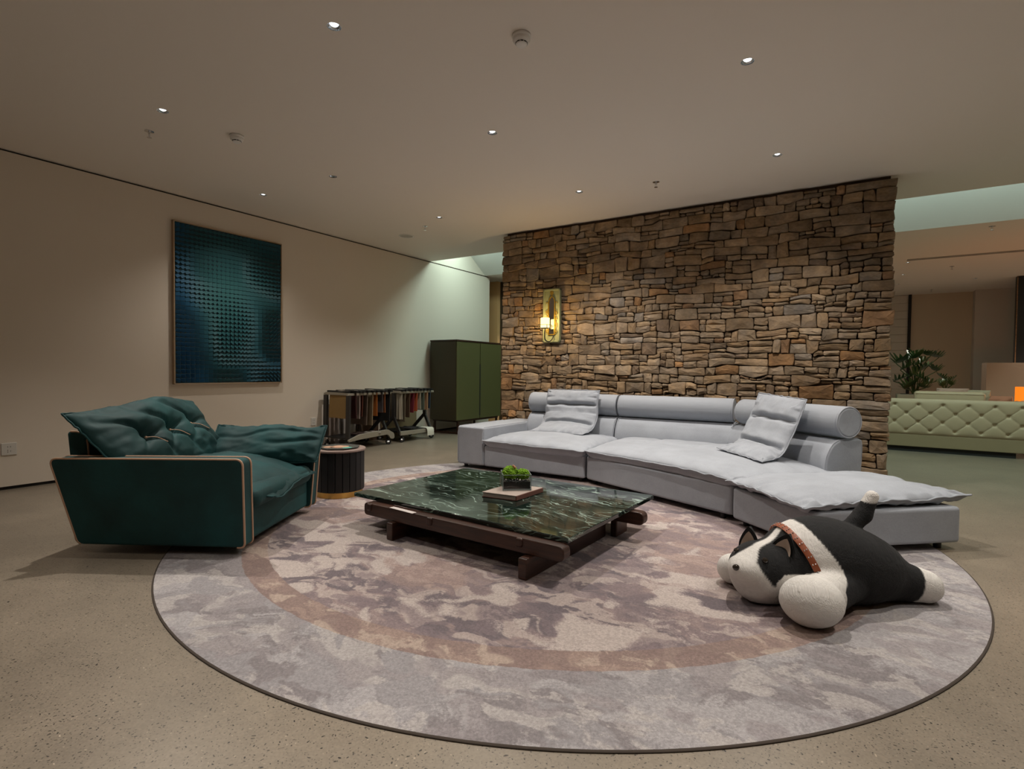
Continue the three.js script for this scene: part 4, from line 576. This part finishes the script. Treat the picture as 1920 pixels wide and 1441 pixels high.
// ---------- plush dog ----------
{
  const o = thing('plush_dog', 'large black and white plush dog lying on the rug with a studded tan collar', 'plush toy', [-0.119, RT, -3.152], 0.5693);
  const ell = (p, c, r) => { const x = (p[0] - c[0]) / r[0], y = (p[1] - c[1]) / r[1], z = (p[2] - c[2]) / r[2], k = Math.sqrt(x * x + y * y + z * z); return (k - 1) * Math.min(r[0], r[1], r[2]); };
  const cap = (p, a, b, ra, rb) => { const d = [b[0] - a[0], b[1] - a[1], b[2] - a[2]], q = [p[0] - a[0], p[1] - a[1], p[2] - a[2]], t = clamp((q[0] * d[0] + q[1] * d[1] + q[2] * d[2]) / (d[0] * d[0] + d[1] * d[1] + d[2] * d[2])); return Math.hypot(q[0] - d[0] * t, q[1] - d[1] * t, q[2] - d[2] * t) - lerp(ra, rb, t); };
  const sm = (a, b, k) => { const h = Math.max(k - Math.abs(a - b), 0) / k; return Math.min(a, b) - h * h * k * 0.25; };
  const Hc = [-0.315, 0.150, 0.035], hd = [-0.862, -0.05, 0.50], lat = [0.50, 0, 0.864];
  const core = (p) => {
    let d = sm(ell(p, [0.0, 0.192, -0.01], [0.235, 0.205, 0.225]), ell(p, [0.165, 0.150, -0.01], [0.232, 0.172, 0.215]), 0.10);
    d = sm(d, ell(p, [-0.11, 0.18, 0.0], [0.2, 0.165, 0.185]), 0.10);
    let h = ell(p, Hc, [0.170, 0.136, 0.165]); h = sm(h, cap(p, [Hc[0] + hd[0] * 0.06, 0.10, Hc[2] + hd[2] * 0.06], [Hc[0] + 0.02, 0.085, 0.05], 0.10, 0.10), 0.06);
    h = sm(h, ell(p, [Hc[0] + hd[0] * 0.150, 0.172, Hc[2] + hd[2] * 0.150], [0.074, 0.056, 0.078]), 0.05); d = sm(d, h, 0.05);
    return d;
  };
  const field = (x, y, z) => {
    const p = [x, y, z]; let d = core(p);
    d = sm(d, cap(p, [0.0, 0.12, 0.17], [-0.25, 0.10, 0.315], 0.085, 0.105), 0.025); d = Math.min(d, ell(p, [-0.235, 0.108, 0.32], [0.135, 0.110, 0.125]));
    d = sm(d, cap(p, [-0.2, 0.10, -0.16], [-0.40, 0.080, -0.15], 0.075, 0.078), 0.025);
    d = sm(d, cap(p, [0.30, 0.11, 0.03], [0.475, 0.078, 0.06], 0.11, 0.08), 0.03); d = sm(d, cap(p, [0.3, 0.1, -0.15], [0.46, 0.07, -0.16], 0.1, 0.075), 0.03);
    d = sm(d, cap(p, [0.11, 0.30, -0.03], [0.23, 0.405, -0.05], 0.040, 0.042), 0.006); d = sm(d, cap(p, [0.23, 0.405, -0.05], [0.275, 0.500, -0.05], 0.042, 0.032), 0.015);
    d = Math.max(d, 0.004 - y * 1.0); // flattened where it lies on the rug
    return d + 0.0025 * (vn3(x * 90, y * 90, z * 90, 4) - 0.5);
  };
  const g = nets(field, [-0.62, -0.02, -0.30], [0.62, 0.60, 0.47], 0.0082), P = g.attributes.position, col = [], uv = [];
  const W = [0.74, 0.71, 0.67], K = [0.006, 0.006, 0.0065];
  for (let i = 0; i < P.count; i++) {
    const x = P.getX(i), y = P.getY(i), z = P.getZ(i), p = [x, y, z]; let b = 0; // b > 0: black
    const q = [x - Hc[0], y - Hc[1], z - Hc[2]], f = q[0] * hd[0] + q[1] * hd[1] + q[2] * hd[2], s = q[0] * lat[0] + q[2] * lat[2];
    const coll = x + 0.40 * Math.max(y - 0.30, -0.13) + 0.19, band = coll - 0.085 - 0.03 * gauss(y - 0.2, 0.12) + 0.08 * sstep(0.21, 0.11, y);
    const paw = Math.min(ell(p, [-0.235, 0.108, 0.32], [0.16, 0.14, 0.155]), cap(p, [-0.19, 0.11, 0.28], [-0.25, 0.10, 0.315], 0.11, 0.125), cap(p, [-0.26, 0.09, -0.16], [-0.475, 0.088, -0.15], 0.11, 0.12));
    if (paw < 0) b = -1; else if (band > 0) { b = band; if (x > 0.30) b = Math.min(b, -(x - 0.40 - 0.25 * (y - 0.02)) + 0.0); if (y > 0.475) b = 0.475 - y; }
    else if (coll > 0) b = -1;
    else { // head patches either side of the white blaze
      const bl = Math.abs(s + 0.0) - (0.022 + 0.04 * sstep(0.06, 0.16, f)), chin = q[1] + 0.066 - 0.04 * sstep(0.0, 0.12, f) + 0.055 * sstep(0.03, -0.1, f), muz = 0.128 - f + 0.02 * Math.sin(q[1] * 30); b = Math.min(bl, chin, muz);
    }
    const t = sstep(-0.004, 0.004, b), n = 0.94 + 0.12 * vn3(x * 120, y * 120, z * 120, 9); for (let k = 0; k < 3; k++) col.push(lerp(W[k], K[k], t) * n); uv.push(x * 6 + z * 2, y * 6 + z * 5);
  }
  g.setAttribute('color', new THREE.Float32BufferAttribute(col, 3)); g.setAttribute('uv', new THREE.Float32BufferAttribute(uv, 2));
  const mFur = M([1, 1, 1], 0.9, { vertexColors: true, bumpMap: tGrain, bumpScale: 0.004, sheen: 0.12, sheenRoughness: 0.6, sheenColor: new THREE.Color(0.2, 0.2, 0.22) });
  part(o, 'body', g, mFur);
  const at = (f, u, s) => V(Hc[0] + hd[0] * f + lat[0] * s, Hc[1] + u + hd[1] * f, Hc[2] + hd[2] * f + lat[2] * s), mEye = M([0.02, 0.014, 0.010], 0.08, { clearcoat: 1, clearcoatRoughness: 0.05 });
  const outw = (v, c) => { // walk outward to the surface
    const d = v.clone().sub(c).normalize(), p = c.clone(); for (let i = 0; i < 200 && field(p.x, p.y, p.z) < 0; i++) p.addScaledVector(d, 0.002); return p; };
  const cH = V(...Hc);
  for (const s of [0.085, -0.085]) { const e = outw(at(0.115, 0.092, s * 0.95), cH); part(o, 'eye', new THREE.SphereGeometry(0.015, 16, 12).translate(e.x, e.y, e.z), mEye); }
  const nz = outw(at(0.2, 0.050, 0.0), cH); part(o, 'nose', new THREE.SphereGeometry(0.016, 18, 14).scale(1.1, 0.95, 1).translate(nz.x, nz.y, nz.z), mEye);
  for (const s of [0.088, -0.10]) {
    const base = outw(at(-0.015, 0.13, s * 1.1), cH), up = V(-0.08, 1, 0).addScaledVector(V(...lat), s * 2.2).normalize(), fw = V(...hd), side = up.clone().cross(fw).normalize();
    const ear = (k, off, thick) => { const sh = (u, v) => { const w = 0.060 * k * Math.pow(Math.max(0, 1 - v), 0.62) * (1 + 0.35 * v * (1 - v) * 4 * 0.5); return base.clone().addScaledVector(up, -0.024 + v * 0.092 * k + 0.006 * (1 - k)).addScaledVector(side, u * w).addScaledVector(fw, off + 0.022 * u * u * (1 - v) - 0.012 * v); }; const pos = [], idx = [], N = 12; for (const o2 of [0, -thick]) for (let j = 0; j <= N; j++) for (let i = 0; i <= N; i++) { const q = sh(i / N * 2 - 1, j / N).addScaledVector(fw, o2 * Math.min(1, 4 * Math.min(i, N - i) / N + 0.15)); pos.push(q.x, q.y, q.z); } const n = (N + 1) * (N + 1); for (let l = 0; l < 2; l++) for (let j = 0; j < N; j++) for (let i = 0; i < N; i++) { const a = l * n + j * (N + 1) + i; idx.push(a, a + 1, a + N + 2, a, a + N + 2, a + N + 1); } const gg = new THREE.BufferGeometry(); gg.setAttribute('position', new THREE.Float32BufferAttribute(pos, 3)); gg.setIndex(idx); gg.computeVertexNormals(); return gg; };
    const e = part(o, 'ear', ear(1, 0, 0.022), M(K, 0.9)); part(e, 'inner_ear', ear(0.74, 0.006, 0.004), M([0.45, 0.34, 0.27], 0.9), 'pale inner ear');
  }
  // collar: a strap round the neck in a tilted plane, found on the body surface
  const cn = V(1, 0.40, 0).normalize(), cc = V(-0.135, 0.168, 0.012), cu = V(0, 0, 1), cv = cn.clone().cross(cu).normalize(), neck = (x, y, z) => core([x, y, z]), rad = (a, off) => { const d = cu.clone().multiplyScalar(Math.cos(a)).addScaledVector(cv, Math.sin(a)), p = cc.clone().addScaledVector(cn, off); for (let i = 0; i < 180 && neck(p.x, p.y, p.z) < 0.003; i++) p.addScaledVector(d, 0.0018); return { p: p.addScaledVector(d, 0.003), d }; };
  const pos = [], idx = [], studs = [], N = 72; for (let i = 0; i <= N; i++) { const a = i / N * 2 * Math.PI, A = rad(a, -0.014), B = rad(a, 0.014); for (const [q, e] of [[A, 0], [A, 0.004], [B, 0.004], [B, 0]]) { const p = q.p.clone().addScaledVector(q.d, e); p.y = Math.max(p.y, 0.002); pos.push(p.x, p.y, p.z); } if (i % 2 === 0 && i < N && Math.cos(a) > -0.9) for (const t of [0.28, 0.72]) { const p = A.p.clone().lerp(B.p, t).addScaledVector(A.d, 0.005); if (p.y > 0.1) studs.push(new THREE.SphereGeometry(0.0038, 8, 6).translate(p.x, p.y, p.z)); } }
  for (let i = 0; i < N; i++) for (let k = 0; k < 3; k++) { const a = i * 4 + k; idx.push(a, a + 1, a + 5, a, a + 5, a + 4); } const cg = new THREE.BufferGeometry(); cg.setAttribute('position', new THREE.Float32BufferAttribute(pos, 3)); cg.setIndex(idx); cg.computeVertexNormals();
  const c = part(o, 'collar', cg, M([0.30, 0.075, 0.025], 0.5), 'tan leather collar'); part(c, 'studs', studs, mChrome, 'silver studs').userData.kind = 'stuff';
}

// ---------- ceiling fittings ----------
{
  const lab = { 0: 'lit recessed spot nearest the upper edge of the ceiling', 1: 'lit recessed spot above the plush dog and chaise', 2: 'lit recessed spot close to the sprinkler over the armchair', 3: 'lit recessed spot above the marble coffee table', 4: 'lit recessed spot nearest the stone wall’s open end', 5: 'lit recessed spot just in front of the teal picture', 6: 'lit recessed spot in front of the wall sconce', 7: 'lit recessed spot near the small speaker grille', 8: 'unlit recessed spot between the teal picture and the coffee table', 15: 'lit far spot over the tufted sofa, first of the row', 16: 'lit far spot over the tufted sofa, second of the row', 17: 'lit far spot over the tufted sofa, last of the row' };
  const refl = new THREE.MeshPhysicalMaterial({ color: 0xdfe6ee, metalness: 1, roughness: 0.16, side: THREE.DoubleSide });
  SPOTS.forEach(([x, z, k, ax, az, an], i) => {
    const o = thing('ceiling_spot', lab[i] || 'lit recessed ceiling spot out of the picture, over the surrounding floor', 'ceiling light', [x, CEIL, z], 0, lab[i] ? undefined : 'ceiling spots out of view');
    part(o, 'housing', lathe([[0.0405, 0.001], [0.043, 0.002], [0.043, 0.10], [0.001, 0.10]], 32), mDark);
    const rf = lathe([[0.0395, 0.001], [0.037, 0.008], [0.031, 0.015], [0.022, 0.02]], 14); part(o, 'reflector', deform(rf.toNonIndexed(), () => {}), refl);
    part(o, 'lens', new THREE.SphereGeometry(0.025, 24, 10, 0, Math.PI * 2, Math.PI / 2, Math.PI / 2).scale(1, 0.55, 1).translate(0, 0.0195, 0), k ? new THREE.MeshStandardMaterial({ color: 0x888888, emissive: new THREE.Color(0.85, 0.95, 1.0), emissiveIntensity: 5 }) : M([0.35, 0.33, 0.3], 0.3));
    if (!k) return;
    const l = new THREE.SpotLight(new THREE.Color(...LAMP.color), LAMP.power * k, 0, an ?? (z < SLOT1 ? 0.62 : LAMP.angle), LAMP.penumbra, 2); l.position.set(x, CEIL - 0.004, z); l.target.position.set(ax ?? x, 0, az ?? z); l.castShadow = true; l.shadow.radius = 1.2; scene.add(l, l.target);
  });
  const mW = M([0.86, 0.83, 0.79], 0.5);
  for (const [x, z, label] of [[-1.693, -2.711, 'white smoke detector nearer the viewer, large and in the open middle of the ceiling'], [-4.456, -2.603, 'small-looking white smoke detector over the teal armchair, beside a spot']]) {
    const o = thing('smoke_detector', label, 'smoke detector', [x, CEIL, z]); part(o, 'base', lathe([[0.001, 0], [0.055, 0], [0.056, -0.012], [0.052, -0.02], [0.001, -0.02]], 40), mW); part(o, 'cover', lathe([[0.05, -0.018], [0.052, -0.03], [0.046, -0.04], [0.035, -0.044], [0.034, -0.052], [0.03, -0.058], [0.001, -0.06]], 40), mW);
    const s = []; for (let i = 0; i < 10; i++) { const g = box(-0.0085, 0.0085, -0.0512, -0.0455, 0.033, 0.0352); g.rotateY(i / 10 * 6.283); s.push(g); } part(o, 'vents', s, mDark, 'dark vent slots');
  }
  for (const [x, z, label] of [[-5.007, -2.172, 'small hanging sprinkler over the teal armchair, beside a smoke detector'], [-1.783, -5.51, 'small hanging sprinkler close to the top of the stone wall'], [-5.016, -5.587, 'small hanging sprinkler beside the round speaker grille'], [1.47, -9.4, 'small hanging sprinkler beside the light shaft over the tufted sofa'], [1.424, -12.5, 'small hanging sprinkler just past the long ceiling slot'], [1.43, -15.7, 'small hanging sprinkler by the far wall']]) {
    const o = thing('sprinkler', label, 'sprinkler', [x, CEIL, z]); part(o, 'flange', lathe([[0.001, 0], [0.034, 0], [0.034, -0.003], [0.012, -0.006], [0.001, -0.006]], 28), mChrome); part(o, 'stem', [cyl(0.008, 0.008, -0.02, -0.004), rod([-0.011, -0.018, 0], [-0.009, -0.05, 0], 0.0025), rod([0.011, -0.018, 0], [0.009, -0.05, 0], 0.0025), cyl(0.003, 0.003, -0.05, -0.018)], mChrome); part(o, 'deflector', cyl(0.018, 0.018, -0.054, -0.051), mChrome);
  }
  const sp = thing('ceiling_speaker', 'flush round white speaker grille near the left wall', 'speaker', [-5.613, CEIL, -5.846]); part(sp, 'rim', lathe([[0.095, 0], [0.11, -0.001], [0.112, -0.006], [0.10, -0.010], [0.094, -0.006]], 48), mW); part(sp, 'grille', lathe([[0.001, -0.009], [0.07, -0.008], [0.096, -0.004]], 48), M([0.5, 0.46, 0.41], 0.7));
  // long slot diffuser of the far ceiling
  const df = thing('air_diffuser', 'long narrow slot air diffuser crossing the far ceiling', 'air vent', [2.4, CEIL - 0.0005, -11.45]); for (let i = 0; i < 4; i++) part(df, 'slat', box(-1.7, 2.6, -0.006, 0.0, -0.07 + i * 0.042, -0.05 + i * 0.042), M([0.42, 0.38, 0.33], 0.6)); part(df, 'dark_slots', box(-1.7, 2.6, -0.0025, -0.0005, -0.06, 0.07), M([0.10, 0.09, 0.08], 0.8));
}

// ---------- cove lamp in the shaft ----------
{
  const y = 3.66, z = -8.16, x0 = XL + 0.1, x1 = XR - 0.3, o = thing('cove_lamp', 'long cool light strip hidden up inside the ceiling slot', 'light strip', [(x0 + x1) / 2, y, z]);
  part(o, 'channel', box(-(x1 - x0) / 2, (x1 - x0) / 2, 0.012, 0.03, -0.07, 0.45), mAlu); part(o, 'diffuser', box(-(x1 - x0) / 2, (x1 - x0) / 2, 0.0, 0.012, -0.06, 0.44), new THREE.MeshStandardMaterial({ color: 0x333333, emissive: new THREE.Color(...COVE.color), emissiveIntensity: 2 }));
  const l = new THREE.RectAreaLight(new THREE.Color(...COVE.color), COVE.power, x1 - x0, 0.5); l.position.set((x0 + x1) / 2, y - 0.006, z + 0.19); l.lookAt((x0 + x1) / 2, y - 1, z + 0.191); scene.add(l);
}

// ---------- far side of the showroom ----------
{
  const mT = M([0.47, 0.365, 0.235], 0.55, { bumpMap: tGrain, bumpScale: 0.0005 });
  const o = thing('tufted_sofa', 'pale sage deep-buttoned sofa seen from behind, beyond the end of the stone wall', 'sofa', [0.75, 0, -10.3]);
  const x0 = -1.05, x1 = 1.55, zb = 0.45, y0 = 0.25, y1 = 0.785, nx = 260, ny = 60, pos = [], idx = [], uv = [], bx = 0.284, by = 0.127, ox = 0.506 - 0.75, oy = 0.70;
  const hgt = (x, y) => { const a = (x - ox) / bx + (y - oy) / (2 * by), b = (x - ox) / bx - (y - oy) / (2 * by), fa = Math.abs(Math.sin(Math.PI * a)), fb = Math.abs(Math.sin(Math.PI * b)); const inn = sstep(oy + 0.03, oy - 0.02, y) * sstep(oy - 3 * by - 0.03, oy - 3 * by + 0.02, y); const cre = Math.pow(fa * fb, 0.2); const bt = Math.exp(-(fa * fa + fb * fb) / 0.11) * sstep(oy + 0.06, oy + 0.02, y) * sstep(oy - 3 * by - 0.06, oy - 3 * by - 0.02, y); return 0.045 * lerp(1, 0.50 + 0.50 * cre, inn) - 0.034 * bt; };
  for (let j = 0; j <= ny; j++) for (let i = 0; i <= nx; i++) { const x = lerp(x0, x1, i / nx), t = j / ny, y = lerp(y0, y1, t); const ro = 1 - Math.pow(Math.abs(2 * t - 1), 8); pos.push(x, y, zb - 0.05 + hgt(x, y) * (0.25 + 0.75 * ro) + 0.0 * t); uv.push(x, y); }
  for (let j = 0; j < ny; j++) for (let i = 0; i < nx; i++) { const a = j * (nx + 1) + i, b = a + 1, c = a + nx + 1; idx.push(a, b, c + 1, a, c + 1, c); }
  const g = new THREE.BufferGeometry(); g.setAttribute('position', new THREE.Float32BufferAttribute(pos, 3)); g.setAttribute('uv', new THREE.Float32BufferAttribute(uv, 2)); g.setIndex(idx); g.computeVertexNormals();
  const bk = part(o, 'tufted_back', g, mT); for (let r = 0; r < 4; r++) for (let k = -6; k < 10; k++) { const x = ox + (k + (r % 2) * 0.5) * bx, y = oy - r * by; if (x < x0 + 0.05 || x > x1 - 0.05) continue; part(bk, 'button', new THREE.SphereGeometry(0.011, 10, 8).scale(1, 1, 0.6).translate(x, y, zb - 0.05 + hgt(x, y) + 0.003), mT); }
  part(o, 'back_core', rbox(x0, x1, y0, y1 - 0.005, zb - 0.26, zb - 0.035, 0.03), mT); part(o, 'plinth', deform(rbox(x0, x1 - 0.33, 0.075, 0.26, -0.5, zb - 0.03, 0.01), (q) => { q.z -= (0.26 - q.y) * 0.06; }), M([0.34, 0.265, 0.155], 0.6)); part(o, 'recessed_foot', box(x0 + 0.05, x1 - 0.42, 0, 0.075, -0.45, zb - 0.07), mDark); part(o, 'arm', rbox(x1 - 0.3, x1, y0, y1, -0.6, zb - 0.06, 0.08, 5), mT); part(o, 'seat', rbox(x0, x1 - 0.3, 0.25, 0.45, -0.6, zb - 0.26, 0.05), mT);
  const lc = thing('back_cushion', 'long sage cushion showing above the tufted sofa back', 'cushion', [1.17, 0, -10.22]); part(lc, 'cover', rbox(-0.41, 0.41, 0.46, 0.895, -0.09, 0.085, 0.045, 5), mT); part(lc, 'welt', polyTube([[-0.395, 0.86, 0.086], [0.395, 0.86, 0.086]], 0.005), mT);
  for (const [label, x, y, z, a, col, r] of [['crumpled pink cushion showing above the tufted sofa back, topmost of the heap', 1.24, 0.74, -10.42, 0.2, [0.40, 0.26, 0.2], 0.2], ['cream cushion leaning beside the crumpled pink one', 1.48, 0.72, -10.46, -0.25, [0.36, 0.3, 0.2], 0.2], ['salmon cushion low behind the sage cushion’s end', 1.72, 0.64, -10.44, -0.1, [0.40, 0.17, 0.1], 0.2]]) { const b = bil([V(-r, -r, 0), V(r, -r, 0), V(r, r, 0), V(-r, r, 0)]); const c = thing('cushion', label, 'cushion', [x, y, z], a); part(c, 'cover', pad({ base: b, top: 0.09, bot: 0.09, seed: x * 7, nu: 30, nv: 30, su: 0.4, sv: 0.4, wr: 0.014, lump: 0.03 }), M(col, 0.85)); }
  // low pale timber unit with a black panel above
  const u = thing('partition_unit', 'low pale timber partition with wood grain at the right edge', 'partition', [3.3, 0, -14.2]); part(u, 'body', box(-1.12, 1.6, 0, 1.36, -0.3, 0.2), mPale); part(u, 'top', box(-1.12, 1.6, 1.36, 1.39, -0.3, 0.2), mPale);
  const bp = thing('black_panel', 'tall black panel rising from the pale timber partition to the ceiling', 'panel', [3.55, 0, -14.4]); part(bp, 'panel', box(-0.9, 1.0, 1.392, CEIL - 0.002, -0.08, 0.08), mBlack); part(bp, 'edge_strip', box(-0.905, -0.89, 1.392, CEIL - 0.002, 0.079, 0.084), mOak);
  // orange lamp
  const lp = thing('floor_lamp', 'lit orange square-shaded lamp just past the tufted sofa’s end', 'lamp', [2.20, 0, -10.75]), em = new THREE.MeshStandardMaterial({ color: 0x552200, emissive: new THREE.Color(1.0, 0.22, 0.01), emissiveIntensity: 0.95, roughness: 0.8 });
  part(lp, 'base', cyl(0.12, 0.12, 0, 0.02), mBlack); part(lp, 'pole', cyl(0.012, 0.012, 0.02, 0.72), mBlack); part(lp, 'lamp_shade', rbox(-0.17, 0.17, 0.69, 0.975, -0.17, 0.17, 0.01), em);
  const pl = new THREE.PointLight(new THREE.Color(1, 0.25, 0.03), 1.1, 0, 2); pl.position.set(2.20, 0.84, -10.75); pl.castShadow = true; pl.shadow.radius = 4; scene.add(pl);
  // split-leaf plants
  const leafGeo = (L, seed) => { const R = rng(seed), s = new THREE.Shape(), n = 6; const pt = []; pt.push([0, 0]); for (let i = 0; i < n; i++) { const t = i / (n - 1), w = L * (0.72 * Math.sin(Math.PI * (0.22 + 0.72 * t))) * (0.85 + 0.3 * R()), y = L * (t * 0.85 - 0.05); pt.push([w, y + L * (0.10 + 0.12 * t)]); pt.push([w * 0.92, y + L * (0.17 + 0.1 * t)]); pt.push([w * 0.42, y + L * 0.15]); } const top = [[0.03 * L, L * 1.05], [0, L * 1.12], [-0.03 * L, L * 1.05]]; const right = pt.slice(1), left = right.map(([a, b]) => [-a * (0.9 + 0.2 * R()), b]).reverse(); s.moveTo(0, 0); right.forEach((p) => s.lineTo(...p)); top.forEach((p) => s.lineTo(...p)); left.forEach((p) => s.lineTo(...p)); s.closePath(); let g = new THREE.ExtrudeGeometry(s, { depth: 0.002, bevelEnabled: false }); return deform(g, (q) => { q.z += 0.5 * Math.abs(q.x) * 0.5 - 0.9 * q.y * q.y / L * 0.35 - 1.2 * q.x * q.x / L; }); };
  const mL = [M([0.012, 0.045, 0.010], 0.4), M([0.02, 0.06, 0.014], 0.4), M([0.035, 0.07, 0.018], 0.45)];
  const plant = (label, x, z, list, pot) => {
    const o = thing('potted_plant', label, 'plant', [x, 0, z]); part(o, 'planter', prism(pot.map(([a, b]) => [a, b]), 0, 0.80, 0.02, 0.008), M([0.26, 0.22, 0.15], 0.8), 'pale box planter'); part(o, 'soil', box(-0.2, 0.2, 0.795, 0.805, -0.12, 0.12), mDark);
    list.forEach(([dx, dy, dz, L, yaw, pitch, m], i) => { const end = V(dx, dy, dz), st = V(dx * 0.08, 0.8, dz * 0.08); part(o, 'stem', tube([st, V(dx * 0.35, lerp(0.8, dy, 0.62), dz * 0.35), end], 0.008, 14, 6), mL[2]); const g = leafGeo(L, i + 3); g.rotateX(pitch); g.rotateY(yaw); g.translate(end.x, end.y, end.z); part(o, 'leaf', g, mL[m]); });
  };
  const Lf = []; const R = rng(91); for (const [dx, dy, L, m] of [[0.20, 1.47, 0.19, 0], [0.32, 1.44, 0.21, 0], [0.30, 1.21, 0.16, 1], [-0.14, 1.38, 0.26, 1], [-0.28, 1.34, 0.25, 1], [-0.05, 1.42, 0.2, 1], [-0.22, 1.22, 0.24, 0], [0.02, 1.18, 0.24, 2], [-0.1, 1.08, 0.26, 2], [0.16, 1.05, 0.2, 1], [-0.3, 1.02, 0.26, 1], [0.05, 0.96, 0.24, 2], [-0.16, 0.9, 0.26, 2], [-0.02, 1.30, 0.22, 1], [0.15, 0.92, 0.18, 2]]) Lf.push([dx, dy, (R() - 0.5) * 0.35, L * 1.15, (dx > 0.05 ? -1 : 1) * (0.6 + 1.1 * R()) + (dx > 0.05 ? 0.2 : 0), 1.05 + 0.5 * R(), m]);
  plant('large split-leaf plant behind the tufted sofa, at the stone wall’s edge', 0.87, -11.6, Lf, [[-0.26, 0.16], [0.26, 0.16], [0.26, -0.16], [-0.26, -0.16]]);
  plant('small fine-leaved plant behind the tufted sofa, beside the larger one', 1.30, -11.75, [[0, 1.07, 0.05, 0.16, -1.2, 1.2, 1], [0.05, 1.04, 0, 0.13, 1.0, 1.1, 1], [-0.06, 1.0, 0.02, 0.14, 2.4, 1.2, 2], [-0.05, 0.95, 0.06, 0.12, 0.3, 1.0, 2], [0.08, 0.97, 0.06, 0.12, -0.6, 1.0, 2]], [[-0.1, 0.1], [0.1, 0.1], [0.1, -0.1], [-0.1, -0.1]]);
}
scene.traverse((o) => { if (o.isMesh) { o.castShadow = o.receiveShadow = true; } });
scene.updateMatrixWorld(true);
renderer.render(scene, camera);
